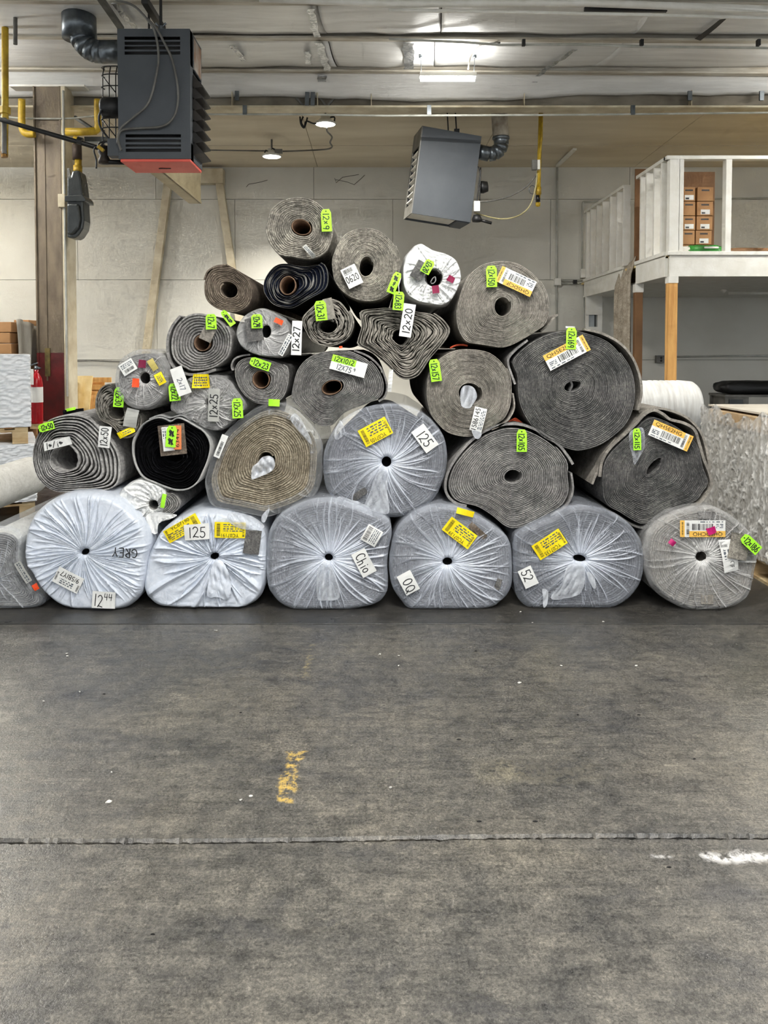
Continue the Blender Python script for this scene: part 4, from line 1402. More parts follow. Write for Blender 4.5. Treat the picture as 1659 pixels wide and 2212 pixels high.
r = clear_roll('clear film wrapped grey roll with yellow sticker and note 125, in the centre', [(700, 995), (705, 968), (716, 941), (737, 913), (771, 889), (808, 878), (844, 875), (880, 880), (909, 893), (937, 914), (957, 945), (964, 980), (962, 1013), (953, 1045), (936, 1077), (905, 1101), (871, 1114), (844, 1116), (817, 1106), (784, 1095), (746, 1086), (725, 1077), (708, 1058), (701, 1027)],
               (835, 998, 13, 14, 0), 121, 130, .35, .12, .7, .65, ground=False, taper=.74, L=3.2)
Y = r.Y
ysticker(r.root, Y, 811, 933, 66, 40, 152, 'YC07105')
tag(r.root, Y, 918, 947, 56, 33, 54, WPAPER, [('ink', '125', .2, .2, .85, .85, 2.0)], 'paper_note', 'white paper note marked 125')
swatch(r.root, Y, 776, 1068, 36, 14, -35, C_DARK, .018, 'torn_patch')
r.film([(820, 1010), (838, 1018), (836, 1060), (840, 1108), (808, 1105), (785, 1100), (800, 1060)], -.03, FILM, 'film_tail', 31, .008, .45)
r.film([(733, 1072), (760, 1080), (785, 1088), (802, 1102), (806, 1140), (790, 1150), (765, 1142), (738, 1125), (722, 1095)], -.05, FILM, 'film_tail', 33, .016, .45)
r.film([(722, 938), (735, 908), (745, 935), (728, 950)], -.02, FILM, 'film_tail', 34, .004, .3)
R_['M4'] = r
r = Roll('grey felt pad roll tagged 12x105 with a loose outer lap', [(966, 1054), (971, 1025), (984, 998), (1012, 965), (1039, 944), (1066, 930), (1098, 922), (1131, 925), (1167, 940), (1200, 963), (1222, 990), (1228, 1007), (1227, 1025), (1230, 1056), (1225, 1077), (1213, 1094), (1188, 1109), (1150, 1130), (1122, 1141), (1104, 1143), (1086, 1135), (1062, 1115), (1030, 1096), (998, 1088), (978, 1078)],
         Y0, (1108, 1029, 16, 13, -10), 26, C_GREY, seed=131, wamp=.5, gap=.008)
r.layer([(1008, 1093), (985, 1087), (968, 1072), (962, 1050), (968, 1020), (985, 990), (1010, 960), (1036, 938), (1066, 923), (1098, 916), (1133, 919), (1171, 935), (1206, 960), (1226, 984), (1238, 1003)], 5.5, C_GREY)
r.layer([(1234, 1022), (1238, 1055), (1232, 1078), (1218, 1097), (1190, 1113)], 4.5, C_GREY)
gtag(r.root, r.Y, 1127, 952, 48, 22, 90, '12x105')
for q in range(4):
    MB().tube(smooth_path([P(1098 + q * 2, 911 - q, r.Y + .06), P(1110 + q, 908 - q * 1.5, r.Y + .08), P(1122, 912 - q, r.Y + .1), P(1134 - q, 917, r.Y + .1)], 4), .0035, 5).build('twine', paint('orange_twine', rgb(206, 84, 46), rgb(160, 60, 34), .8), r.root, True)
R_['M5'] = r
r = Roll('dark grey felt roll tagged 12x115 with a gold label, far right', [(1300, 1034), (1304, 1001), (1320, 976), (1348, 948), (1373, 925), (1390, 908), (1410, 899), (1425, 902), (1449, 912), (1476, 929), (1499, 951), (1512, 974), (1519, 1007), (1529, 1034), (1530, 1048), (1520, 1062), (1505, 1082), (1469, 1096), (1432, 1112), (1410, 1126), (1386, 1134), (1365, 1125), (1336, 1107), (1313, 1095), (1302, 1074)],
         Y0, (1413, 1007, 22, 7, -52), 30, C_DARK, seed=141, wamp=.45, gap=.006)
r.layer([(1296, 1030), (1301, 996), (1318, 968), (1348, 940), (1374, 915), (1392, 896), (1412, 886), (1432, 894), (1448, 906), (1478, 914), (1500, 928), (1510, 955), (1520, 990), (1532, 1020), (1537, 1045), (1528, 1066), (1508, 1088), (1470, 1104), (1434, 1119)], 6, C_TAUPE)
r.layer([(1380, 890), (1420, 882), (1458, 890), (1492, 908), (1516, 938), (1528, 980), (1533, 1012)], 5, C_TAUPE, yo=.05)
r.layer([(1332, 945), (1312, 972), (1296, 1005), (1279, 1046)], 5, C_TAUPE, yo=.02, L=1.5)
r.layer([(1309, 1100), (1335, 1114), (1365, 1133), (1388, 1140), (1412, 1132)], 4, C_DARK)
qh(r.root, r.Y, 1449, 941, 92, 36, 23.4, 'QH5E2HG')
r.film([(1360, 935), (1372, 926), (1390, 926), (1392, 965), (1380, 990), (1370, 1004), (1366, 985), (1360, 960)], -.02, FILM, 'film_tail', 41, .004, .2)
gtag(r.root, r.Y, 1376, 949, 47, 17, 88, '12x115', off=.035)
R_['M6'] = r

# ---- third row -----------------------------------------------------------------
r = Roll('small loose drab roll tagged 12x30 under the film wrapped roll', [(203, 873), (205, 854), (212, 838), (224, 828), (236, 825), (244, 832), (247, 845), (252, 862), (263, 877), (280, 888), (300, 893), (307, 905), (303, 930), (291, 942), (273, 949), (259, 944), (250, 930), (236, 918), (220, 910), (207, 894)],
         Y0, (250, 886, 14, 17, 20), 8, C_LOOSE2, prof='loose', gap=.05, wamp=.8, seed=151, L=3.0)
Y = r.Y
gtag(r.root, Y, 257, 858, 43, 22, 95, '12x30', off=.04)
tag(r.root, Y, 284, 903, 40, 28, 102, GPAPER, (), 'paper_note', 'grey paper note', off=.045, bend=.012)
tag(r.root, Y, 273, 934, 38, 14, -25, YPAPER, [('lines', .3, .2, .8, .8, 2)], 'yellow_sticker', 'curled yellow sticker', off=.035, bend=.012)
R_['T1'] = r
r = Roll('small clear film wrapped grey roll with maroon and orange tape, upper left', [(249, 815), (253, 793), (262, 776), (279, 763), (300, 757), (322, 758), (343, 767), (355, 782), (361, 803), (361, 828), (355, 852), (342, 870), (325, 881), (308, 885), (286, 881), (268, 868), (256, 851), (250, 835)],
         Y0 - .06, (313, 817, 14, 15), 10, C_GREY, seed=161, inset=.93)
r.wrap(FILMW, nf=40, amp=.012, swirl=.2, base=.12, gather=.30, ridge=.55, seed=162, crink=.010, back=3.0, edge=.06)
Y = r.Y
tag(r.root, Y, 276, 793, 33, 27, -32, WPAPER, [('bar', .2, .6, .85, .85), ('lines', .1, .12, .9, .5, 3)], 'sticker', 'white barcode sticker')
tag(r.root, Y, 307, 786, 16, 17, 5, MAROON, (), 'tape_piece', 'square of maroon tape', off=.036)
tag(r.root, Y, 293, 827, 15, 19, 3, ORANGE, (), 'tape_piece', 'square of orange tape', off=.036)
tag(r.root, Y, 346, 818, 26, 18, 62, YPAPER, [('lines', .2, .2, .8, .8, 3)], 'yellow_sticker', 'yellow sticker')
tag(r.root, Y, 330, 788, 26, 14, 58, paint('faded_yellow', rgb(206, 190, 110), rgb(190, 174, 96), .5), (), 'yellow_sticker', 'faded yellow sticker')
R_['T2'] = r
r = Roll('clear film wrapped roll with a white slip reading 12x25', [(366, 880), (369, 866), (377, 853), (388, 840), (401, 822), (413, 814), (434, 811), (458, 811), (483, 818), (502, 833), (516, 850), (527, 864), (530, 880), (521, 892), (505, 907), (491, 920), (476, 929), (462, 930), (441, 924), (420, 911), (394, 900), (372, 890)],
         Y0, (458, 872, 14, 16), 12, C_GREY, seed=171, inset=.92)
r.wrap(FILMW, nf=55, amp=.02, swirl=.3, base=.18, gather=.30, ridge=.6, seed=174, crink=.012, back=3.0, edge=.09)
Y = r.Y
tag(r.root, Y, 462, 875, 71, 24, -88, GPAPER, [('ink', '12x25', .12, .15, .85, .85, 2.2)], 'paper_slip', 'pale paper slip reading 12x25', off=.05)
gtag(r.root, Y, 513, 882, 43, 23, 87, '12x25', off=.055)
tag(r.root, Y, 434, 823, 36, 30, 0, YPAPER, [('lines', .1, .15, .9, .9, 4)], 'yellow_sticker', 'yellow printed sticker', bend=.02, off=.03)
gtag(r.root, Y, 377, 847, 38, 24, 85, '12x22', off=.05)
tag(r.root, Y, 390, 823, 62, 28, 70, WPAPER, [('pencil', '2x17', .4, .3, .85, .7, 1.4)], 'paper_slip', 'curled white paper slip', off=.075, bend=.02)
R_['T3'] = r
r = Roll('grey felt roll tagged 12x23, round bore open', [(505, 798), (509, 785), (520, 775), (535, 770), (551, 770), (586, 777), (610, 786), (621, 793), (624, 810), (622, 831), (617, 851), (608, 864), (596, 872), (577, 875), (553, 872), (536, 863), (523, 850), (513, 834), (506, 815)],
         Y0, (564, 820, 18, 19), 12, C_GREY, seed=181, gap=.006, wamp=.4).core(CARDTUBE)
r.layer([(503, 800), (500, 790), (506, 776), (520, 769), (540, 766)], 3.5, C_GREY)
gtag(r.root, r.Y, 562, 786, 45, 20, 19, '12x23')
R_['T4'] = r
r = Roll('grey felt roll with a green and white label reading 12x1012', [(628, 855), (633, 824), (641, 798), (657, 777), (680, 763), (710, 756), (741, 754), (763, 758), (792, 772), (814, 793), (827, 818), (830, 838), (825, 856), (812, 864), (786, 875), (757, 886), (740, 896), (728, 910), (716, 920), (694, 922), (669, 908), (650, 887), (634, 871)],
         Y0, (717, 837, 22, 15, -18), 22, C_GREY, seed=191, gap=.007, wamp=.45).core(CARDTUBE)
r.layer([(765, 757), (796, 770), (820, 792), (833, 818), (836, 840), (830, 858), (818, 867)], 4, C_GREY)
tag(r.root, r.Y, 753, 791, 78, 32, 15.5, WPAPER, [('band', GREEN, 0, 0, .68, .46), ('ink', '12X1012', .06, .08, .64, .40, 1.7), ('pencil', '12X75', .18, .55, .62, .9, 1.6), ('pencil', '9', .66, .55, .72, .75, 1.3)], 'paper_label', 'white label with a green band reading 12x1012')
tag(r.root, r.Y, 736, 750, 7, 5, 0, ORANGE, (), 'tape_piece', 'tiny red tape', off=.02)
tag(r.root, r.Y, 843, 822, 48, 9, 95, WPAPER, (), 'paper_slip', 'narrow white paper slip hanging down', off=.03, bend=.02)
R_['T5'] = r
r = Roll('taupe felt roll with white sticker 1586145 and grey film in its bore', [(920, 844), (924, 811), (940, 783), (960, 766), (989, 754), (1015, 752), (1048, 756), (1072, 768), (1092, 789), (1103, 813), (1106, 844), (1103, 877), (1092, 902), (1076, 915), (1048, 931), (1023, 943), (997, 944), (967, 936), (947, 919), (930, 897), (922, 870)],
         Y0, (1016, 850, 24, 21, 20), 26, C_TAUPE, seed=201, gap=.0035, wamp=.3, L=2.2)
r.layer([(1108, 850), (1111, 880), (1099, 905), (1081, 919), (1062, 928)], 3.5, C_TAUPE)
r.film([(996, 840), (1008, 832), (1024, 838), (1030, 856), (1022, 872), (1014, 882), (998, 878), (994, 860)], -.012, FILM, 'bore_film', 51, .016, .7)
Y = r.Y
gtag(r.root, Y, 940, 800, 48, 23, 82, '12x157')
tag(r.root, Y, 1033, 906, 52, 27, -76, WPAPER, [('print', '1586145', .05, .1, .95, .5), ('lines', .1, .58, .9, .95, 3)], 'sticker', 'white sticker reading 1586145', bend=.01)
r.film([(1020, 928), (1040, 935), (1034, 948), (1024, 944)], -.03, FILM, 'film_tail', 52, .004, .8)
TWINE = paint('orange_twine', rgb(206, 84, 46), rgb(160, 60, 34), .8)
MB().tube(smooth_path([P(972, 752, r.Y + .1), P(985, 746, r.Y + .1), P(1000, 745, r.Y + .1), P(1010, 747, r.Y + .1)], 4), .006, 6).build('twine', TWINE, r.root, True)
R_['T6'] = r
r = Roll('largest dark grey felt roll, tagged 12x169 with a gold label', [(1118, 854), (1116, 815), (1109, 796), (1104, 782), (1110, 770), (1132, 749), (1165, 728), (1197, 716), (1234, 711), (1262, 716), (1300, 728), (1327, 745), (1350, 774), (1366, 803), (1373, 844), (1369, 882), (1355, 915), (1327, 943), (1294, 964), (1254, 975), (1230, 972), (1197, 959), (1166, 941), (1142, 914), (1125, 883)],
         Y0, (1236, 834, 16, 9, -20), 34, C_DARK, seed=211, gap=.004, wamp=.5)
r.layer([(1262, 711), (1302, 721), (1340, 742), (1366, 772), (1382, 812), (1386, 850), (1378, 886)], 5, C_TAUPE)
r.layer([(1113, 830), (1104, 806), (1098, 786), (1100, 772), (1116, 754), (1140, 735)], 4.5, C_GREY)
r.layer([(1222, 828), (1230, 822), (1236, 832), (1232, 846), (1248, 842), (1256, 836)], 4, C_DARK, 1.0)
qh(r.root, r.Y, 1224, 762, 98, 37, -28, 'QH5E2HC')
gtag(r.root, r.Y, 1234, 731, 47, 22, 92, '12x169', off=.038)
tag(r.root, r.Y + .3, 1232, 707, 20, 4, 2, WPAPER, (), 'paper_slip', 'white paper edge on top of the roll', off=0)
R_['T7'] = r

# ---- fourth row -----------------------------------------------------------------
r = Roll('grey felt roll tagged 12x7 with thick layers', [(365, 752), (367, 727), (375, 704), (391, 685), (410, 674), (430, 672), (454, 677), (474, 687), (491, 704), (500, 722), (501, 745), (496, 768), (484, 783), (465, 795), (441, 802), (412, 804), (397, 797), (382, 789), (370, 774)],
         Y0, (437, 741, 17, 17), 8, C_GREY, seed=221, gap=.010, wamp=.35, bulge=.004).core(CARDTUBE)
r.layer([(466, 798), (441, 806), (409, 809), (386, 801), (370, 786), (362, 760), (363, 728), (373, 703), (389, 683)], 5.5, C_GREY)
swatch(r.root, r.Y, 449, 720, 34, 27, -65, C_TAUPE, .03)
gtag(r.root, r.Y, 456, 695, 33, 23, 88, '12x7', off=.05)
R_['U1'] = r
r = Roll('clear film wrapped roll tagged 12x24 with a white slip reading 12x27', [(510, 721), (515, 701), (527, 683), (550, 670), (568, 667), (589, 676), (609, 687), (622, 704), (627, 727), (625, 748), (616, 764), (604, 771), (591, 771), (563, 768), (537, 759), (519, 745)],
         Y0 - .03, (575, 716, 12, 17, 5), 11, C_GREY, seed=231, inset=.92)
r.wrap(FILMW, nf=40, amp=.016, swirl=.5, base=.26, gather=.3, ridge=.6, seed=232, crink=.008, back=3.0, edge=.08)
Y = r.Y
swatch(r.root, Y, 549, 712, 50, 34, 80, C_DARK, .045)
gtag(r.root, Y, 555, 694, 30, 24, 88, '12x24', off=.065)
tag(r.root, Y, 602, 694, 19, 11, 25, ORANGE, (), 'tape_piece', 'scrap of orange tape', off=.04)
tag(r.root, Y, 641, 730, 74, 22, -88, WPAPER, [('ink', '12x27', .1, .15, .85, .8, 2.4)], 'paper_slip', 'white paper slip reading 12x27', off=.02)
tag(r.root, Y, 617, 745, 50, 12, -62, WPAPER, [('lines', .05, .1, .95, .9, 2)], 'sticker', 'crumpled white sticker', off=.02, bend=.02)
R_['U2'] = r
r = Roll('loosely wound drab roll tagged 12x31', [(650, 686), (664, 668), (682, 652), (707, 640), (734, 646), (750, 662), (762, 682), (765, 703), (757, 725), (744, 738), (725, 747), (703, 750), (682, 744), (668, 733), (659, 718), (652, 702)],
         Y0, (707, 704, 16, 12), 9, C_LOOSE2, prof='loose', gap=.06, wamp=1.1, tele=.015, seed=241)
swatch(r.root, r.Y, 711, 667, 46, 20, 78, C_LOOSE2, .03)
gtag(r.root, r.Y, 693, 671, 43, 25, 84, '12x31', off=.05)
R_['U3'] = r
r = Roll('large loosely wound drab roll with slip 12x20 and hang tag 12x83', [(778, 700), (773, 675), (783, 667), (811, 664), (837, 662), (873, 664), (905, 671), (934, 675), (955, 687), (971, 706), (973, 717), (965, 733), (951, 751), (936, 768), (923, 786), (914, 801), (902, 815), (881, 822), (863, 817), (849, 804), (830, 785), (808, 767), (784, 753), (768, 745), (771, 727)],
         Y0, (864, 727, 13, 14), 15, C_LOOSE2, prof='loose', gap=.06, wamp=1.3, tele=.016, seed=251)
Y = r.Y
tag(r.root, Y, 880, 692, 72, 26, -81, WPAPER, [('ink', '12x20', .1, .2, .88, .8, 2.2)], 'paper_slip', 'white paper slip reading 12x20', off=.06)
gtag(r.root, Y, 861, 650, 40, 23, 95, '12x83', off=.10)
o = MB().tube([P(862, 632, Y - .1), P(861, 617, Y - .1), P(866, 600, Y - .08)], .0022, 6).build('tag_string', WPAPER, r.root)
R_['U4'] = r
r = Roll('taupe felt roll tagged 12x150 with a gold label upside down', [(984, 676), (988, 654), (996, 626), (1006, 602), (1022, 583), (1043, 569), (1068, 563), (1095, 562), (1121, 568), (1147, 584), (1167, 605), (1181, 629), (1187, 658), (1185, 683), (1177, 702), (1160, 715), (1131, 733), (1104, 747), (1083, 752), (1060, 749), (1035, 745), (1010, 741), (996, 728), (987, 706)],
         Y0, (1086, 662, 16, 19), 28, C_TAUPE, seed=261, gap=.003, wamp=.4)
r.layer([(1168, 716), (1184, 702), (1196, 686), (1205, 680)], 4, C_TAUPE, 2.5, .05)
gtag(r.root, r.Y, 1062, 597, 46, 23, 88, '12x150')
qh(r.root, r.Y, 1115, 608, 82, 36, 205, 'QH5DCJF')
R_['U5'] = r

# ---- top rows ---------------------------------------------------------------------
r = Roll('brown pile roll, leftmost of the upper rolls', [(437, 622), (440, 603), (449, 585), (463, 576), (485, 575), (506, 580), (526, 594), (539, 609), (545, 629), (543, 650), (534, 665), (521, 673), (506, 677), (485, 674), (464, 667), (448, 655), (440, 641)],
         Y0 + .02, (494, 627, 17, 14, 20), 9, C_BROWN, seed=271, gap=.005, wamp=.4, flap=2.2)
r.layer([(441, 604), (447, 588), (456, 580), (470, 574), (490, 572)], 3, C_BROWN)
gtag(r.root, r.Y, 492, 687, 38, 14, 52, '#', 'neon green hang tag seen at an angle with scribbles', off=.10)
R_['V1'] = r
r = Roll('navy black carpet roll with pale backing lines under the topmost roll', [(567, 613), (571, 599), (584, 580), (600, 568), (620, 566), (645, 571), (670, 572), (690, 567), (701, 571), (708, 585), (710, 606), (706, 622), (695, 632), (680, 640), (662, 650), (641, 662), (626, 667), (603, 664), (586, 656), (575, 643), (568, 629)],
         Y0, (622, 617, 17, 20, 15), 8, C_NAVY, seed=281, prof='loose', gap=.016, gm=.80, ga=.08, wamp=.9, side=C_BLACK, tele=.02).core(CARDTUBE, .005, -.012)
R_['V2'] = r
r = Roll('flecked grey roll with a white label reading 0620', [(715, 567), (719, 548), (728, 526), (742, 506), (758, 496), (780, 490), (797, 490), (819, 496), (841, 512), (857, 533), (864, 559), (863, 589), (856, 614), (844, 633), (825, 646), (808, 651), (789, 652), (770, 648), (753, 641), (737, 629), (727, 617), (719, 600)],
         Y0, (791, 575, 13, 20, 8), 20, C_FLECK, seed=291, gap=.002, wamp=.3)
Y = r.Y
tag(r.root, Y, 760, 597, 34, 45, -25.7, WPAPER, [('bar', .12, .08, .72, .28), ('print', '0620', .06, .42, .9, .76), ('lines', .1, .3, .6, .36, 1)], 'barcode_label', 'white label reading 0620')
gtag(r.root, Y, 852, 611, 48, 18, 112, '#~#', 'neon green hang tag turned with scribbled writing', off=.08)
R_['V3'] = r
r = Roll('white plastic wrapped roll tagged 12x20 with crimson tape', [(870, 597), (872, 571), (876, 554), (888, 539), (898, 529), (911, 526), (922, 532), (937, 541), (958, 547), (979, 557), (990, 571), (996, 594), (995, 605), (989, 622), (980, 640), (970, 652), (955, 659), (942, 659), (922, 656), (901, 651), (887, 643), (878, 633), (872, 618)],
         Y0, (937, 600, 14, 16), 9, C_DARK, seed=301, side=WFILM, inset=.9)
r.wrap(BFILM, 'white_bag', nf=48, amp=.022, swirl=.35, seed=303, crink=.012, back=3.4, edge=.11, hole=18)
Y = r.Y
r.layer([(930, 610), (934, 602), (940, 598), (941, 606), (936, 612), (931, 611)], 2, C_LIGHTBACK, .6, .03, 'core_lap')
swatch(r.root, Y, 906, 584, 40, 26, 120, C_DARK, .05)
gtag(r.root, Y, 924, 576, 31, 21, 120, '12x20', off=.07)
tag(r.root, Y, 974, 603, 15, 13, 30, MAROON, (), 'tape_piece', 'scrap of crimson tape', off=.03, bend=.008)
tag(r.root, Y, 941, 625, 15, 17, -8, MAROON, (), 'tape_piece', 'scrap of crimson tape', off=.05)
R_['V4'] = r
r = Roll('flecked grey roll at the very top of the pile', [(571, 499), (574, 481), (581, 455), (594, 440), (614, 428), (639, 423), (664, 425), (686, 434), (703, 450), (714, 467), (720, 489), (718, 513), (709, 540), (695, 553), (677, 560), (658, 561), (633, 557), (614, 555), (600, 551), (588, 538), (577, 521)],
         Y0, (651, 491, 21, 16, 18), 13, C_FLECK, seed=311, gap=.004, wamp=.4).core(CARDTUBE)
gtag(r.root, r.Y, 705, 476, 48, 22, 87, '12x9', 'neon green hang tag on the topmost roll', [])
tag(r.root, r.Y, 668, 543, 34, 10, 48, GPAPER, [('lines', .1, .2, .9, .8, 2)], 'sticker', 'frayed grey barcode scrap', bend=.015)
R_['W1'] = r
# ------------------------------------------------------------------ steel column on the left
cy_ = 8.55
xl, xr = P(66, 500, cy_).x, P(140, 500, cy_).x
xl0 = P(76, 500, cy_).x
zt_ = P(100, 196, cy_).z
zr = P(100, 762, cy_).z
t = empty('steel_column', ((xl + xr) / 2, cy_, 0), 'brown steel column with dark red painted base beside the gas meter', 'column')
xw0, xw1 = P(88, 500, cy_).x, P(146, 500, cy_).x
for (z0, z1, mt, nm) in ((0, zr, OXRED, 'painted_base'), (zr, zt_, BROWNST, 'shaft')):
    m = MB()
    m.box(xw0, xw0 + .018, cy_ - .15, cy_ + .15, z0, z1)
    m.box(xw1 - .018, xw1, cy_ - .15, cy_ + .15, z0, z1)
    m.box(xw0, xw1, cy_ - .135, cy_ - .12, z0, z1)
    m.build(nm, mt, t, False, .003)
MB().box(xw0 + .10, xw0 + .115, cy_ - .142, cy_ - .13, zr - .3, zt_ - .5).build('weld_seam', BROWNST, t)
MB().box(xw0 + .085, xw0 + .14, cy_ - .145, cy_ - .13, P(100, 812, cy_).z, P(100, 752, cy_).z).build('cut_out_plate', paint('drab_primer', rgb(132, 116, 62), rgb(92, 82, 48), .7, scale=14), t)
MB().box(xw1 + .002, xw1 + .05, cy_ - .15, cy_ + .10, 0, zt_).build('cover_strip', CREAM, t, False, .004)
MB().box(xw0 - .25, xw1 + .25, cy_ - .14, cy_ + .14, zt_, zt_ + .02).build('cap_plate', WHITEP, t)
MB().tube([(xw1 + .035, cy_ - .16, .9), (xw1 + .035, cy_ - .16, zt_ - .05)], .012, 8).build('conduit', CONDUIT, t)
c = P(146, 440, cy_)
MB().box(c.x - .03, c.x + .045, c.y - .19, c.y - .13, c.z - .07, c.z + .07).build('switch_box', CREAM, t, False, .006)

# fire extinguisher in front of the column
c = P(80, 915, 8.1)
t = empty('fire_extinguisher', c, 'red fire extinguisher mounted beside the dark red column base', 'extinguisher')
RED = paint('extinguisher_red', rgb(178, 12, 26), rgb(150, 8, 20), .25, bstr=0)
hh = P(80, 805, 8.1).z - c.z
rr = .062
MB().lathe(c, [(0, 0), (rr * .9, .0), (rr, .015), (rr, hh * .78), (rr * .85, hh * .9), (rr * .4, hh * .99), (.022, hh), (.022, hh + .03), (0, hh + .03)], n=28).build('cylinder', RED, t, True)
MB().lathe(c, [(rr + .001, hh * .42), (rr + .001, hh * .72)], n=28).build('label_sleeve', WPAPER, t, True)
MB().tube([c + Vector((0, 0, hh + .02)), c + Vector((0, 0, hh + .06))], .02, 10).build('valve', GALV, t, True)
MB().bar(c + Vector((-.01, -.0, hh + .07)), c + Vector((.05, -.02, hh + .045)), .02, .012).build('handle', GALV, t)
MB().bar(c + Vector((-.06, 0, hh + .075)), c + Vector((.02, -.01, hh + .10)), .02, .012).build('lever', GALV, t)
MB().tube(smooth_path([c + Vector((-.02, -.02, hh + .03)), c + Vector((-.05, -.03, hh)), c + Vector((-.066, -.03, hh * .7)), c + Vector((-.066, -.03, hh * .3))]), .008, 8).build('hose', BLACK, t, True)
c2 = P(66, 812, 8.02)
MB().box(c2.x - .03, c2.x + .03, c2.y, c2.y + .002, c2.z - .09, c2.z + .07).build('inspection_tag', WPAPER, t)
MB().box(c.x - .085, c.x - .065, c.y - .01, c.y + .06, c.z - .02, c.z + hh * .8).build('bracket_board', CARD, t)
MB().box(c.x - .05, c.x + .07, c.y - .05, c.y + .3, c.z - .05, c.z - .001).build('shelf_bracket', PALLETW, t)

# ------------------------------------------------------------------ goods on the left
def spin(o, piv, ang):
    """turn a top-level thing about a vertical line"""
    piv = Vector((piv[0], piv[1], 0))
    o.location = piv + Matrix.Rotation(ang, 3, 'Z') @ (o.location - piv)
    o.rotation_euler.z += ang
    return o


def film_block(name, x0, x1, y0, y1, z0, z1, label, seed, parent=None, grp=None):
    """stack wound in stretch film: wavy horizontal folds"""
    rs = random.Random(seed)
    f, f2 = wob(rs, 6, 17), wob(rs, 6, 41)
    per = []
    for i in range(60): per.append((x0 + (x1 - x0) * i / 60, y0))
    for i in range(60): per.append((x1, y0 + (y1 - y0) * i / 60))
    for i in range(60): per.append((x1 - (x1 - x0) * i / 60, y1))
    for i in range(60): per.append((x0, y1 - (y1 - y0) * i / 60))
    per = np.array(per); c = per.mean(0)
    nz = 150
    V = []
    for i, (x, y) in enumerate(per):
        a = i / len(per) * 2 * np.pi
        for j in range(nz + 1):
            w = j / nz
            ph = 2.2 * float(f(np.array(a * 2.0), np.array(w * 4))) + 1.2 * math.sin(a * 23 + w * 3)
            d = .016 * abs(math.sin(w * 30 + ph)) + .010 * abs(math.sin(w * 53 - ph * 1.7 + a * 5)) + .006 * float(f2(np.array(a * 4.0), np.array(w * 20)))
            dx, dy = x - c[0], y - c[1]
            L = math.hypot(dx, dy)
            V.append((x + dx / L * d, y + dy / L * d, z0 + (z1 - z0) * w))
    F = [tuple(q) for q in quads(len(per), nz + 1, True).tolist()]
    F.append(tuple(i * (nz + 1) + nz for i in range(len(per))))
    o = mk(name, V, F, WHITEFILM, parent, True)
    if parent is None: setp(o, label, 'wrapped stack', grp)
    return o


def pallet(x0, x1, y0, y1, z0, label, mat=PALLETW, deck=6):
    t = empty('wooden_pallet', ((x0 + x1) / 2, (y0 + y1) / 2, z0), label, 'pallet')
    for k in range(3):
        yy = y0 + .05 + (y1 - y0 - .1) * k / 2
        for q in range(3):
            xx = x0 + .06 + (x1 - x0 - .12) * q / 2
            MB().box(xx - .06, xx + .06, yy - .045, yy + .045, z0 + .018, z0 + .10).build('block', mat, t)
        MB().box(x0, x1, yy - .05, yy + .05, z0 + .10, z0 + .118).build('stringer_board', mat, t)
    for k in range(deck):
        yy = x0 + .05 + (x1 - x0 - .1) * k / (deck - 1)
        MB().box(yy - .05, yy + .05, y0, y1, z0 + .118, z0 + .136).build('deck_board', mat, t)
    for q in range(3):
        xx = x0 + .06 + (x1 - x0 - .12) * q / 2
        MB().box(xx - .06, xx + .06, y0, y1, z0, z0 + .018).build('bottom_board', mat, t)
    return t


yb = 6.55
xr1 = P(62, 850, yb).x
xr2 = P(74, 980, yb).x
ztop = P(30, 766, yb).z
zp1 = P(30, 922, yb).z
zp0 = zp1 - .138
AR = math.radians(25)
spin(pallet(xr2 - 1.05, xr2, yb, yb + 1.1, 0.0, 'wooden pallet on the floor under the lower white film wrapped stack'), (xr2, yb), AR)
spin(film_block('film_wrapped_stack', xr2 - 1.1, xr2, yb - .02, yb + 1.05, .138, zp0 - .004, 'lower white stretch film wrapped stack at the left edge', 3, grp='white film wrapped stacks'), (xr2, yb), AR)
spin(pallet(xr1 - 1.0, xr1 - .01, yb, yb + 1.0, zp0, 'wooden pallet between the two white film wrapped stacks'), (xr1, yb), AR)
spin(film_block('film_wrapped_stack', xr1 - 1.02, xr1, yb, yb + 1.0, zp1 + .002, ztop, 'upper white stretch film wrapped stack below the cartons', 4, grp='white film wrapped stacks'), (xr1, yb), AR)
# cartons behind
yc = 8.05
xc1 = P(22, 730, yc).x
pallet(xc1 - 1.0, xc1 + .02, yc, yc + 1.0, 0, 'wooden pallet under the tall column of cartons at the left', deck=5)
zz = .138
k = 0
zend = P(10, 694, yc).z
hbox = (zend - .138) / 14
while zz < zend - .01:
    o = MB().box(xc1 - .95, xc1 - (0 if k % 3 else .012), yc + .02, yc + .62, zz, zz + hbox - .006).build('carton', CARD, None, False, .004)
    pos = ['bottom', 'second', 'third', 'fourth', 'fifth', 'sixth', 'seventh', 'eighth', 'ninth', 'tenth', 'eleventh', 'twelfth', 'thirteenth', 'topmost'][min(k, 13)]
    setp(o, f'flat brown carton, {pos} of the stack behind the white wrapped stack', 'carton', 'stacked flat cartons at the left')
    MB().box(xc1 - .8, xc1 - .12, yc + .017, yc + .0195, zz + .03, zz + hbox - .035).build('film_patch', WHITEFILM, o)
    zz += hbox; k += 1
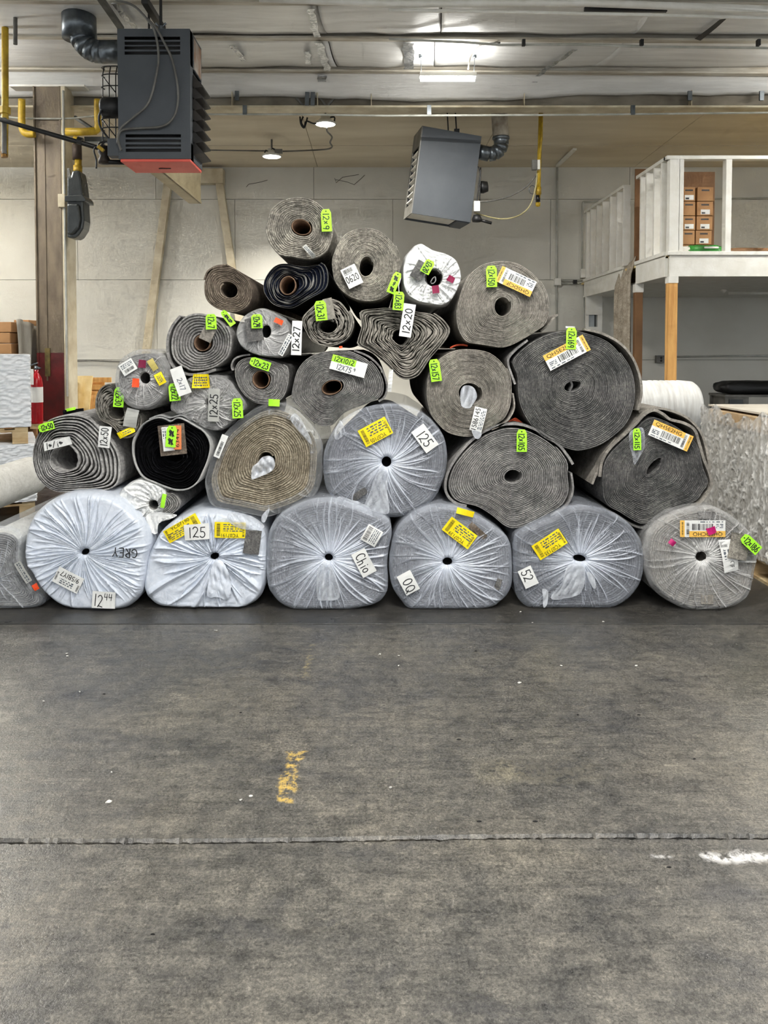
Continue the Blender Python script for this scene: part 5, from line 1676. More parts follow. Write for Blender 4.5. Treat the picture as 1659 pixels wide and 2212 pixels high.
# hanging plastic over the cartons and one more box
t = empty('draped_sheet', (xc1 + .04, yc + .4, 1.2), 'grey translucent plastic sheet draped over the cartons at the left', 'sheet')
GFILM = paint('grey_sheet', rgb(176, 172, 160), rgb(140, 134, 122), .45, scale=3, stretch=(2, 2, .6))
xs0 = P(24, 700, yc + .7).x
vs, n = [], 24
for i in range(n + 1):
    u = i / n
    ysh = yc + .04 + .78 * u
    top = P(20, 694 + (0 if u < .15 else (u - .15) * 24 if u < .8 else 16 + (u - .8) * 130), yc + .7).z
    for j in range(9):
        v = j / 8
        vs.append((xc1 + .045 + .022 * math.sin(u * 19 + v * 2) + .012 * math.sin(u * 41), ysh, top * (1 - v) + P(20, 790, yc + .7).z * v))
fs = [(i * 9 + j, (i + 1) * 9 + j, (i + 1) * 9 + j + 1, i * 9 + j + 1) for i in range(n) for j in range(8)]
o = mk('sheet', vs, fs, GFILM, t, True)
sm = o.modifiers.new('thick', 'SOLIDIFY'); sm.thickness = .004
a, b = P(30, 708, 9.0), P(62, 691, 9.0)
o = MB().box(a.x, b.x, 9.0, 9.5, 0, b.z).build('carton', CARD, None, False, .006)
setp(o, 'tall brown carton partly hidden behind the draped grey sheet', 'carton')

# plywood offcuts leaning right of the column
for i, (x0, x1, y0_, Yp, mt, lb) in enumerate(((150, 160, 813, 9.3, PLYW, 'narrow pale plywood strip leaning nearest the column'), (160, 200, 812, 9.4, PLYW, 'wide pale plywood sheet leaning behind the loose grey roll'), (199, 226, 822, 9.7, PINE, 'orange toned wooden crate behind the plywood sheet'))):
    a, b = P(x0, y0_, Yp), P(x1, y0_, Yp)
    m = MB()
    m.hexa([(a.x, Yp - .35, 0), (b.x, Yp - .35, 0), (b.x, Yp - .33, 0), (a.x, Yp - .33, 0), (a.x, Yp, a.z), (b.x, Yp, a.z), (b.x, Yp + .02, a.z), (a.x, Yp + .02, a.z)])
    o = m.build('plywood_sheet' if i < 2 else 'wooden_crate', mt)
    setp(o, lb, 'plywood' if i < 2 else 'crate')
    if i == 2:
        for q in range(3):
            MB().box(a.x, b.x + .1, Yp - .06, Yp - .04, a.z - .02 - q * .09, a.z + .04 - q * .09).build('crate_slat', PINE, o)

# ------------------------------------------------------------------ gas pipes and meter
gy2 = 8.3
t = empty('gas_meter', P(168, 515, gy2), 'dark grey gas meter on yellow pipe right of the column', 'gas meter')
def PP(l, Y): return [P(x, y, Y) for x, y in l]
k = gy2 / FPX
mc = P(168, 515, gy2)
prof = []
poly = [(152, 386), (160, 385), (164, 372), (178, 372), (183, 392), (187, 425), (187, 440), (189, 480), (186, 497), (176, 513), (168, 517), (152, 516)]
MB().prism([(P(x, y, gy2).x, P(x, y, gy2).z) for x, y in poly], gy2 - .10, gy2 + .10).build('meter_body', METER, t, False, .02)
MB().prism([(P(x, y, gy2).x, P(x, y, gy2).z) for x, y in ((150, 428), (188, 426), (194, 434), (194, 440), (150, 440))], gy2 - .13, gy2 + .12).build('meter_flange', METER, t, False, .006)
MB().prism([(P(x, y, gy2).x, P(x, y, gy2).z) for x, y in ((155, 445), (180, 445), (184, 478), (180, 496), (168, 510), (155, 510))], gy2 - .14, gy2 - .1).build('index_cover', METER, t, False, .02)
MB().prism([(P(x, y, gy2).x, P(x, y, gy2).z) for x, y in ((146, 364), (151, 364), (156, 390), (160, 398), (148, 398))], gy2 - .02, gy2).build('mounting_plate', GREYST, t)
MB().tube(PP([(169, 395), (169, 343)], gy2), .035, 14).build('inlet_pipe', YELLOWP, t, True)
MB().tube(PP([(168, 375), (168, 358)], gy2), .045, 14).build('union_nut', YELLOWP, t, True)
MB().tube(PP([(167, 345), (166, 312)], gy2), .048, 14).build('dark_coupling', paint('rusty_coupling', rgb(70, 54, 42), rgb(46, 36, 28), .7), t, True)
MB().tube(PP([(165, 314), (165, 296)], gy2), .034, 14).build('riser', YELLOWP, t, True)
MB().tube(PP([(143, 285), (178, 285), (208, 283)], gy2), .040, 14).build('tee', YELLOWP, t, True)
MB().tube(smooth_path(PP([(196, 284), (208, 282), (212, 272), (211, 254), (211, 215)], gy2), 5), .036, 14).build('elbow', YELLOWP, t, True)
MB().tube(smooth_path(PP([(47, 215), (47, 265), (50, 283), (60, 290), (75, 290)], gy2), 5), .036, 14).build('return_elbow', YELLOWP, t, True)
o = MB().tube(PP([(11, 60), (11, 240), (10, 338)], 7.2), .030, 14).build('gas_drop', YELLOWP, None, True)
setp(o, 'vertical yellow gas pipe at the left edge', 'pipe')
MB().tube(PP([(11, 232), (11, 246)], 7.2), .050, 8).build('pipe_union', YELLOWP, o)
MB().tube(PP([(9, 255), (9, 332)], 7.1), .022, 10).build('drip_leg', GREYST, o)
MB().tube(PP([(8, 328), (10, 340)], 7.12), .030, 8).build('pipe_cap', paint('brass', rgb(150, 110, 50), rgb(110, 76, 30), .4, .6), o)
o = MB().tube(PP([(33, 20), (33, 96)], 7.0), .018, 10).build('pipe_stub', GREYST)
setp(o, 'short rusty pipe stub under the foil ceiling at far left', 'pipe')
o = MB().tube([P(-40, 248, 7.1), P(0, 258, 7.05), P(218, 321, 6.75)], .020, 12).build('black_gas_pipe', BLACKPIPE, None, True)
setp(o, 'black iron gas pipe sloping to the left unit heater', 'pipe')
MB().tube([P(168, 303, 6.8), P(178, 306, 6.8)], .032, 10).build('coupling', BLACKPIPE, o)
o = MB().tube(smooth_path([P(0, 252, 8.4), P(60, 256, 8.4), P(150, 256, 8.4), P(190, 252, 8.4), P(230, 249, 8.3)], 5), .010, 8).build('conduit', CONDUIT)
setp(o, 'thin grey conduit crossing behind the steel column', 'conduit')
o = MB().bar(P(160, 252, 9.2), P(196, 276, 9.6), .05, .02).build('ceiling_strut', GALV)
setp(o, 'galvanised strut with an end plate behind the yellow gas tee', 'strut')
c_ = P(205, 299, 9.0)
MB().box(c_.x - .12, c_.x + .12, 9.0, 9.1, c_.z - .035, c_.z + .02).build('strut_plate', GALV, o)

# ------------------------------------------------------------------ unit heaters
def rot_box(cx_, cz_):
    pass


def heater(name_label, c, W, H, D, yaw, roll, kind):
    """c: centre of the front face"""
    t = empty('unit_heater', c, name_label, 'heater', 'gas unit heaters hung from the ceiling')
    M3 = Matrix.Rotation(yaw, 3, 'Z') @ Matrix.Rotation(roll, 3, 'Y')
    ex, ey, ez = M3 @ Vector((1, 0, 0)), M3 @ Vector((0, 1, 0)), M3 @ Vector((0, 0, 1))
    L = lambda x, y, z: Vector(c) + ex * x + ey * y + ez * z
    bx = lambda x0, x1, y0, y1, z0, z1: (L((x0 + x1) / 2, (y0 + y1) / 2, (z0 + z1) / 2), ex * (x1 - x0) / 2, ey * (y1 - y0) / 2, ez * (z1 - z0) / 2)
    return t, L, bx, ex, ey, ez


Yh = 6.4
A, B = P(253, 62, Yh), P(412, 343, Yh)
W, H, D = B.x - A.x, A.z - B.z, .42
cc = Vector(((A.x + B.x) / 2, Yh, (A.z + B.z) / 2))
t, L, bx, ex, ey, ez = heater('large charcoal unit heater with red underside at upper left', cc, W, H, D, 0, 0, 0)
w, h = W / 2, H / 2
# cabinet: front panel pierced by two banks of slots
fz = []
slots = []
for base in (1 - 2 * (p - 62) / 281 for p in (0,)): pass
def zpx(y): return P(330, y, Yh).z - cc.z
sl = [(79, 86), (90, 97), (100, 107), (111, 118), (290, 297), (301, 307), (312, 317), (321, 328)]
edges = [h] + [q for y0, y1 in sl for q in (zpx(y0), zpx(y1))] + [-h]
sx0, sx1 = P(270, 200, Yh).x - cc.x, P(390, 200, Yh).x - cc.x
m = MB()
m.obox(*bx(-w, sx0, 0, .012, -h, h)); m.obox(*bx(sx1, w, 0, .012, -h, h))
for i in range(0, len(edges), 2):
    m.obox(*bx(sx0, sx1, 0, .012, edges[i + 1], edges[i]))
m.build('front_panel', DARKMETAL, t)
m = MB()
m.obox(*bx(-w, w, .012, D, h - .012, h)); m.obox(*bx(-w, -w + .012, .012, D, -h, h)); m.obox(*bx(-w, w, D - .012, D, -h, h))
m.build('cabinet', DARKMETAL, t, False, .004)
MB().obox(*bx(-w + .02, w - .02, .10, D - .02, -h + .02, h - .02)).build('heat_exchanger', BLACK, t)
m = MB()
m.obox(*bx(w - .012, w, .012, .10, -h, h)); m.obox(*bx(w - .012, w, .012, D, h - .28, h)); m.obox(*bx(w - .012, w, .012, D, -h, -h + .13))
m.build('outlet_frame', DARKMETAL, t)
MB().obox(*bx(w - .002, w + .002, .14, D - .02, h - .27, h - .02)).build('worn_side_panel', paint('rusted_panel', rgb(150, 112, 82), rgb(178, 170, 160), .6, scale=7), t)
for i in range(7):
    z = h - .32 - i * (H - .48) / 6.2
    mm = MB()
    pr = [(w - .012, z), (w + .082, z - .10), (w + .078, z - .108), (w - .012, z - .125)]
    vs = [L(x, .09, zz) for x, zz in pr] + [L(x, D - .02, zz) for x, zz in pr]
    mm.add(vs, [(0, 1, 2, 3), (7, 6, 5, 4), (0, 4, 5, 1), (1, 5, 6, 2), (2, 6, 7, 3), (3, 7, 4, 0)])
    mm.build('louver_blade', paint('sooty_brown', rgb(44, 38, 32), rgb(28, 25, 22), .6), t)
MB().obox(*bx(-w + .012, w - .004, .006, D - .006, -h - .022, -h)).build('red_underside', paint('red_panel', rgb(240, 104, 88), rgb(226, 88, 72), .5, scale=2, bstr=.02), t, False, .004)
q = L(0.02, D * .55, -h - .026)
MB().bar(q - Vector((.05, 0, 0)), q + Vector((.05, 0, 0)), .006, .006).build('panel_latch', BLACK, t)
# hanger
q = L(.05, .04, h)
MB().tube([q, (q.x, q.y, ZF)], .012, 8).build('hanger_rod', BLACK, t)
MB().tube([q + Vector((-.04, 0, .06)), q + Vector((0, 0, .02)), q + Vector((.04, 0, .06))], .009, 6).build('wing_nut', GALV, t)
MB().lathe(q, [(0, 0), (.022, 0), (.022, .035), (0, .035)], n=10).build('hanger_nut', GALV, t)
q = L(-.12, .3, h)
MB().tube([q, (q.x, q.y, ZF)], .010, 8).build('hanger_rod', BLACK, t)
# angle irons that carry it, running back under the blankets
MB().bar(P(312, 0, 6.2), P(352, 64, 6.9), .05, .05).build('angle_iron', BLACKPIPE, t)
MB().bar(P(215, -6, 6.3), P(262, 62, 7.0), .05, .03).build('angle_iron', GREYST, t)
# fan guard, motor and gas train at the back left
wz = lambda y: P(240, y, 6.6).z
g = MB()
for x in (222, 236, 250): g.tube(PP([(x + 3, 143), (x, 160), (x, 310), (x + 4, 330)], 6.62), .005, 6)
for y in (143, 160, 185, 255, 275, 305, 330): g.tube(smooth_path([P(258, y, 6.64), P(232, y, 6.60), P(219, y + 3, 6.62), P(226, y + 8, 6.7)], 3), .005, 6)
for y in (165, 260): g.tube(PP([(222, y), (250, y + 35)], 6.6), .005, 6)
g.build('fan_guard', BLACKPIPE, t, True)
a = P(238, 233, 6.62)
MB().lathe(a + Vector((-.07, 0, 0)), [(0, 0), (.07, 0), (.085, .02), (.085, .14), (.06, .16), (.06, .2), (0, .2)], (1, 0, 0), 20).build('fan_motor', BLACK, t, True)
c_ = P(247, 321, 6.45)
MB().box(c_.x - .04, c_.x + .05, c_.y - .05, c_.y + .05, c_.z - .07, c_.z + .07).build('control_box', DARKMETAL, t, False, .004)
c_ = P(225, 330, 6.6)
MB().lathe(c_ + Vector((0, 0, -.09)), [(0, 0), (.045, 0), (.05, .03), (.035, .06), (.05, .09), (.05, .14), (0, .15)], n=14).build('gas_valve', paint('valve_brown', rgb(64, 52, 42), rgb(40, 34, 30), .5, .3), t, True)
MB().bar(P(212, 316, 6.5), P(224, 326, 6.5), .035, .03).build('valve_handle', YELLOWP, t, False, .006)
MB().tube(PP([(221, 345), (222, 350), (275, 351)], 6.6), .020, 10).build('burner_pipe', BLACKPIPE, t, True)
MB().tube(smooth_path(PP([(206, 318), (203, 326), (208, 345), (208, 364)], 6.5), 4), .007, 6).build('valve_chain', BLACK, t, True)
MB().tube(smooth_path(PP([(226, 305), (214, 310), (212, 322), (228, 306), (244, 315)], 6.5), 4), .007, 6).build('igniter_wire', BLACK, t, True)
MB().tube(smooth_path(PP([(223, 232), (214, 250), (217, 275), (235, 300), (243, 312)], 6.55), 4), .009, 6).build('motor_wire', BLACK, t, True)
for l in ([(250, 0), (288, 12), (318, 42), (334, 68), (342, 110), (340, 150), (322, 220), (290, 252), (262, 276), (255, 300), (262, 325)], [(318, 40), (338, 62), (356, 95), (372, 130), (384, 190), (382, 235), (368, 262), (345, 274), (300, 277), (268, 280), (257, 290), (254, 310)]):
    MB().tube(smooth_path([P(x, y, 6.36) for x, y in l], 5), .0095, 8).build('power_cable', GREYST, t, True)
# flue: horizontal spigot, segmented elbow, riser through the blanket
Yf_ = 6.95
fc = [P(262, 112, Yf_), P(222, 112, Yf_), P(206, 111, Yf_), P(192, 104, Yf_), P(180, 92, Yf_), P(174, 78, Yf_)]
fr = .098
for i in range(len(fc) - 1):
    MB().tube([fc[i], fc[i + 1] + (fc[i + 1] - fc[i]).normalized() * .004], fr - .0012 * (i % 2), 24).build('flue_segment', GALV, t, True)
a, b = P(172, 84, Yf_), P(170, 24, Yf_)
MB().tube([a, b], .145, 28).build('flue_collar', GALV, t, True)
MB().tube([b, P(168, -80, Yf_)], .135, 28).build('flue_riser', GALV, t, True)
m = MB()
rs = random.Random(4)
for i in range(26):
    an = i / 26 * 2 * math.pi
    q = Vector((a.x + .16 * math.cos(an), a.y + .16 * math.sin(an), b.z + .06))
    m.obox(q + Vector((0, 0, rs.uniform(-.03, .02))), (.022, 0, rs.uniform(-.02, .02)), (0, .02, rs.uniform(-.02, .02)), (.004, .004, .02))
m.build('foil_collar', FOILTAPE, t)

# right heater, hung askew
Yr = 9.25
cR = P(965, 377, Yr)
kk = FPX / Yr
t, L, bx, ex, ey, ez = heater('charcoal unit heater hanging crooked at upper right', cR, 0, 0, 0, math.radians(9), math.radians(7.3), 1)
W, H, D = 131 / kk / math.cos(math.radians(9)) * .99, 187 / kk, .46
w, h = W / 2, H / 2
MB().obox(*bx(-w + .008, w, 0, .012, -h, h)).build('front_panel', DARKMETAL, t, False, .003)
m = MB()
m.obox(*bx(-w, w, .012, D, h - .012, h)); m.obox(*bx(w - .012, w, .012, D, -h, h)); m.obox(*bx(-w, w, D - .012, D, -h, h))
m.build('cabinet', DARKMETAL, t)
MB().obox(*bx(-w + .06, w - .02, .02, D - .02, -h + .10, h - .02)).build('heat_exchanger', BLACK, t)
m = MB()
m.obox(*bx(-w - .004, -w + .008, 0, .06, -h, h)); m.obox(*bx(-w - .004, -w + .008, D - .06, D, -h, h))
m.obox(*bx(-w - .004, -w + .008, .06, D - .06, h - .22, h)); m.obox(*bx(-w - .004, -w + .008, .06, D - .06, -h, -h + .13))
m.build('outlet_frame', GREYST, t)
for i in range(8):
    z = h - .28 - i * (H - .46) / 7
    MB().hexa([tuple(L(*q)) for q in ((-w - .002, .06, z), (-w + .05, .06, z - .025), (-w + .05, D - .06, z - .025), (-w - .002, D - .06, z), (-w - .002, .06, z + .012), (-w + .05, .06, z - .013), (-w + .05, D - .06, z - .013), (-w - .002, D - .06, z + .012))]).build('louver_blade', WHITEP, t)
MB().obox(*bx(-w + .02, w - .16, .03, D - .03, -h + .02, -h + .09)).build('underside_pan', WHITEP, t)
MB().obox(*bx(w - .15, w - .012, .02, D - .02, -h - .01, -h + .02)).build('underside_flap', DARKMETAL, t)
for x in (-.02, .08):
    q = L(x, .1, h)
    MB().tube([q, (q.x - .02, q.y, 4.25)], .008, 8).build('hanger_rod', BLACK, t)
q = L(.08, .1, h)
MB().box(q.x - .03, q.x + .03, q.y - .03, q.y + .03, q.z - .02, q.z + .06).build('hanger_bracket', BLACK, t)
Yf2 = 9.5
fc = [P(1030, 327, Yf2), P(1056, 333, Yf2), P(1068, 331, Yf2), P(1079, 323, Yf2), P(1083, 312, Yf2), P(1082, 296, Yf2)]
for i in range(len(fc) - 1):
    MB().tube([fc[i], fc[i + 1] + (fc[i + 1] - fc[i]).normalized() * .004], .088 - .0012 * (i % 2), 22).build('flue_segment', GALV, t, True)
MB().tube([P(1082, 298, Yf2), P(1078, 240, Yf2), P(1077, 215, Yf2)], .096, 22).build('flue_riser', PIPEOLD, t, True)
MB().tube([P(1082, 296, Yf2), P(1082, 301, Yf2)], .102, 22).build('flue_collar', GALV, t, True)
a = P(1037, 405, Yr + .2)
MB().lathe(a, [(0, 0), (.07, 0), (.075, .03), (.06, .09), (0, .10)], (1, 0, .12), 16).build('fan_motor', BLACK, t, True)
g = MB()
for l in ([(1033, 360), (1037, 375), (1034, 400), (1030, 440)], [(1038, 362), (1037, 400), (1036, 435)]): g.tube(smooth_path([P(x, y, Yr + .1) for x, y in l], 4), .008, 6)
g.build('fan_guard', BLACKPIPE, t, True)
c_ = P(1029, 446, Yr - .02)
MB().box(c_.x - .03, c_.x + .04, c_.y - .03, c_.y + .05, c_.z - .06, c_.z + .06).build('control_box', WHITEP, t, False, .004)
c_ = P(1030, 472, Yr)
MB().lathe(c_ + Vector((0, 0, -.04)), [(0, 0), (.05, 0), (.06, .03), (.04, .08), (0, .09)], n=14).build('gas_valve', BLACK, t, True)
MB().tube(PP([(1036, 475), (1062, 482)], Yr), .018, 10).build('burner_pipe', BLACKPIPE, t, True)
MB().tube(smooth_path(PP([(1036, 436), (1060, 434), (1100, 424), (1135, 405), (1157, 380)], Yr + .1), 5), .009, 8).build('power_cable', GREYST, t, True)
MB().tube(smooth_path(PP([(1024, 459), (1050, 467), (1085, 473), (1120, 466), (1145, 444), (1157, 405), (1160, 375)], Yr + .1), 5), .009, 8).build('flex_line', paint('yellowed_flex', rgb(176, 166, 120), rgb(140, 130, 90), .5), t, True)

t = empty('gas_drop', P(1164, 445, 9.5), 'yellow gas drop pipe right of the crooked heater', 'pipe')
MB().tube(PP([(1168, 240), (1165, 345), (1163, 428)], 9.5), .024, 12).build('pipe', YELLOWP, t, True)
MB().tube(PP([(1171, 240), (1170, 300), (1163, 365)], 9.46), .012, 10).build('side_pipe', YELLOWP, t, True)
MB().tube(PP([(1163, 405), (1163, 420)], 9.5), .034, 12).build('tee', YELLOWP, t, True)
MB().tube(PP([(1162, 422), (1162, 436)], 9.5), .026, 12).build('nipple', BLACKPIPE, t, True)
MB().lathe(P(1162, 447, 9.5), [(0, 0), (.028, .01), (.03, .05), (0, .06)], n=12).build('cap', YELLOWP, t, True)
c_ = P(1156, 357, 9.44)
MB().box(c_.x - .04, c_.x + .02, c_.y - .04, c_.y + .02, c_.z - .06, c_.z + .06).build('switch_box', GREYST, t, False, .005)
MB().box(c_.x + .02, c_.x + .05, c_.y - .045, c_.y + .02, c_.z - .055, c_.z + .055).build('switch_plate', WHITEP, t)
a = P(1150, 410, 9.45)
MB().tube([a + Vector((.04 * math.cos(q / 12 * 6.283), 0, .05 * math.sin(q / 12 * 6.283))) for q in range(13)], .004, 6).build('tag_ring', GALV, t)

# ------------------------------------------------------------------ back-wall brace, beam, conduits
t = empty('wall_brace', P(410, 750, 12.15), 'cream painted trestle brace leaning against the back wall', 'brace')
def leg(a, b, wpx, name):
    A, B = P(*a, 12.18), P(*b, 12.18)
    MB().bar(A, B, wpx / 139, .10, up=(0, 1, 0)).build(name, CREAM, t, False, .004)
leg((363, 398), (298, 900), 16, 'leg')
leg((471, 372), (548, 900), 16, 'leg')
MB().box(P(415, 376, 12.1).x, P(482, 376, 12.1).x, 12.08, 12.24, P(440, 396, 12.1).z, P(440, 364, 12.1).z).build('header', CREAM, t, False, .004)
Yb0, Yb1 = 7.3, 9.5
q = P(425, 440, Yb1)
zb_ = q.z; zt2 = P(425, 361, Yb1).z
m = MB()
m.box(q.x - .09, q.x + .06, Yb0, Yb1, zb_, zb_ + .022)
m.box(q.x - .09, q.x + .06, Yb0, Yb1, zt2 - .022, zt2)
m.box(q.x + .035, q.x + .05, Yb0, Yb1, zb_, zt2)
o = m.build('jib_beam', paint('aged_cream_steel', rgb(200, 186, 148), rgb(178, 162, 124), .5, scale=5), None, False, .003)  # cream darkened to offset the high bay lamp's strong light on it
setp(o, 'cream steel channel beam end jutting out below the left heater', 'beam')
MB().tube([(q.x, Yb0 + .1, zt2), (q.x, Yb0 + .1, ZF)], .02, 8).build('beam_hanger', GREYST, o)
o = MB().tube([P(150, 780, 12.2), P(200, 779, 12.2), P(250, 781, 12.2), P(330, 780, 12.2)], .012, 8).build('wall_cable', GREYST)
setp(o, 'thin grey cable along the back wall above the plywood', 'cable')
# electrical conduits on the back wall
t = empty('wall_conduit', P(1204, 720, 12.2), 'vertical grey conduit with a square junction box on the back wall', 'conduit')
MB().tube(PP([(1204, 362), (1203, 480), (1202, 900)], 12.22), .016, 8).build('conduit_run', CONDUIT, t, True)
c_ = P(1204, 609, 12.2)
MB().box(c_.x - .05, c_.x + .05, c_.y - .05, c_.y + .05, c_.z - .055, c_.z + .055).build('junction_box', WHITEP, t, False, .006)
for dy in (-3, 3):
    MB().tube(PP([(1210, 609 + dy), (1245, 610 + dy), (1268, 604 + dy)], 12.2), .012, 8).build('branch_conduit', CONDUIT, t, True)
c_ = P(1242, 609, 12.17)
MB().box(c_.x - .025, c_.x + .025, c_.y - .03, c_.y + .03, c_.z - .03, c_.z + .03).build('conduit_clamp', BLACK, t)
t = empty('wall_conduit', P(1258, 600, 12.2), 'bent grey conduit with a small switch box beside the mezzanine', 'conduit')
MB().tube(smooth_path(PP([(1330, 435), (1270, 436), (1260, 437), (1258, 446)], 12.2), 3) + PP([(1258, 480), (1257, 585)], 12.2), .016, 8).build('conduit_run', CONDUIT, t, True)
c_ = P(1259, 591, 12.2)
MB().box(c_.x - .04, c_.x + .04, c_.y - .05, c_.y + .04, c_.z - .07, c_.z + .07).build('switch_box', WHITEP, t, False, .006)
MB().tube(PP([(1262, 618), (1263, 720), (1262, 900)], 12.2), .014, 8).build('lower_run', CONDUIT, t, True)

# ------------------------------------------------------------------ mezzanine on the right
YM = 8.65
xm = P(1444, 560, YM).x
zdk = P(1500, 548, YM).z      # deck level
zbt = P(1500, 598, YM).z      # underside of the rim beam
zrl = P(1500, 338, YM).z      # top of guard rail
YE = 12.0
XE = 9.0
s2 = .045
t = empty('mezzanine', (xm, YM, zbt), 'white timber storage mezzanine with stud guard rails at right', 'mezzanine')
MB().box(xm, XE, YM - .04, YM, zbt, zdk - .025).build('rim_beam', WHITEP, t, False, .004)
MB().box(xm - .03, XE, YM - .06, YM + .06, zdk - .022, zdk + .02).build('sole_plate', WHITEP, t, False, .004)
for (a, b) in ((YM, 9.62), (10.12, YE)):
    MB().box(xm - .04, xm, a, b, zbt, zdk - .025).build('side_beam', WHITEP, t, False, .004)
    MB().box(xm - .06, xm + .06, a, b, zdk - .022, zdk + .02).build('side_plate', WHITEP, t, False, .004)
    MB().box(xm - .05, xm + .05, a, b, zrl - .04, zrl).build('side_rail', WHITEP, t, False, .004)
MB().box(xm - .03, XE, YM + .0, YE + .2, zdk - .05, zdk - .024).build('deck', PLYW, t)
MB().box(xm, XE, YM + .05, YE + .2, zbt + .01, zbt + .03).build('soffit', WHITEP, t)
MB().box(xm - .05, XE, YM - .05, YM + .05, zrl - .04, zrl).build('front_rail', WHITEP, t, False, .004)
def stud(x, y, dx=.02, dy=.045):
    MB().box(x - dx, x + dx, y - dy, y + dy, zdk + .02, zrl - .04).build('rail_stud', WHITEP, t, False, .003)
for px_, dx in ((1454, .055), (1468, .026), (1570, .032), (1672, .03), (1780, .03)):
    stud(P(px_, 450, YM).x, YM, dx)
for px_ in (1387, 1399, 1416, 1432):
    stud(xm, xm * FPX / (px_ - CX), .045, .02)
for px_ in (1270, 1279, 1292, 1305, 1321, 1336, 1350):
    stud(xm, xm * FPX / (px_ - CX), .045, .02)
zc_ = P(1450, 612, YM).z
px0 = P(1450, 700, YM).x
MB().box(px0 - .05, px0 + .05, YM - .045, YM + .05, 0, zbt).build('post', PINE, t, False, .004)
MB().box(px0 - .054, px0 + .054, YM - .05, YM + .055, zc_, zbt + .002).build('post_bracket', WHITEP, t)
q = P(1378, 700, 9.64)
MB().box(q.x - .045, q.x + .045, 9.60, 9.69, 0, zbt).build('post', CARDDK, t, False, .004)
MB().box(q.x - .05, q.x + .05, 9.595, 9.695, zbt - .10, zbt + .002).build('post_bracket', WHITEP, t)
for (x, y) in ((XE - .2, YM), (XE - .2, YE)):
    MB().box(x - .045, x + .045, y - .045, y + .045, 0, zbt).build('post', PINE, t)
# partition with a small window at the far end
q0, q1 = P(1265, 700, 11.9), P(1300, 700, 11.9)
t = empty('partition', (q0.x, 11.9, 0), 'white partition stub with a small window under the mezzanine end', 'partition')
zw0, zw1 = P(1280, 706, 11.9).z, P(1280, 680, 11.9).z
xw0_, xw1_ = P(1271, 700, 11.9).x, P(1290, 700, 11.9).x
zt3 = P(1280, 634, 11.9).z
m = MB()
m.box(q0.x, q1.x, 11.88, 11.94, 0, zw0); m.box(q0.x, q1.x, 11.88, 11.94, zw1, zt3)
m.box(q0.x, xw0_, 11.88, 11.94, zw0, zw1); m.box(xw1_, q1.x, 11.88, 11.94, zw0, zw1)
m.build('panel', WHITEP, t)
MB().box(xw0_, xw1_, 11.93, 11.935, zw0, zw1).build('window_glass', paint('dark_glass', rgb(150, 156, 156), rgb(130, 136, 136), .15, bstr=0), t)
MB().box(xw0_ + .10, xw0_ + .115, 11.92, 11.935, zw0, zw1).build('window_bar', BLACK, t)
MB().box(q0.x - .01, q1.x - .05, 11.86, 11.90, zw1, zw1 + .03).build('window_head', WHITEP, t)
# cartons on the deck: two columns of five
LBL = WPAPER
cols_ = ((1474, 1502), (1506, 1541))
rowsy = (403, 432, 460, 489, 517, 545)
names = ('top', 'second from top', 'middle', 'second from bottom', 'bottom')
Yx = 9.15
zbase = zdk + .0
hb = (P(1500, 403, Yx).z - zdk) / 5
for ci, (x0, x1) in enumerate(cols_):
    for ri in range(5):
        a = P(x0 + (ri * 1.0 if ci else 0) * -.8 + .4 * ((ri * 7 + ci * 3) % 3), 480, Yx).x; b = a + (x1 - x0 - 1) * Yx / FPX
        z1 = zdk + hb * (5 - ri) - .006
        o = MB().box(a, b, Yx, Yx + .45, z1 - hb + .006, z1).build('carton', CARD, None, False, .004)
        setp(o, f'brown carton on the mezzanine, {names[ri]} of the {"left" if ci == 0 else "right"} column', 'carton', 'cartons on the mezzanine')
        mx_ = (a + b) / 2
        MB().box(mx_ - .045, mx_ + .045, Yx - .001, Yx + .002, z1 - .045, z1 - .028).build('hand_hole', BLACK, o)
        if (ri + ci) % 2 == 0 or ri == 4 or ri == 2:
            l = MB().box(mx_ - .05, mx_ + .055, Yx - .002, Yx, z1 - hb + .02, z1 - hb + .075).build('address_label', WPAPER, o)
            MB().box(mx_ - .04, mx_ + .0, Yx - .003, Yx - .002, z1 - hb + .027, z1 - hb + .045).build('barcode', PRINT, l)
# cardboard sheets
a, b = P(1476, 372, 9.7), P(1543, 372, 9.7)
o = MB().box(a.x, b.x, 9.68, 9.72, zdk, a.z).build('cardboard_sheet', CARDDK)
setp(o, 'large dark brown cardboard standing behind the mezzanine cartons', 'cardboard')
a, b = P(1362, 365, 9.95), P(1398, 365, 9.95)
o = MB().hexa([(a.x - .02, 9.7, zdk), (b.x - .05, 9.7, zdk), (b.x - .05, 9.72, zdk), (a.x - .02, 9.72, zdk), (a.x + .06, 9.95, a.z), (b.x + .05, 9.95, a.z), (b.x + .05, 9.97, a.z), (a.x + .06, 9.97, a.z)]).build('cardboard_sheet', CARDDK)
setp(o, 'tall brown cardboard leaning in the gap of the mezzanine side rail', 'cardboard')
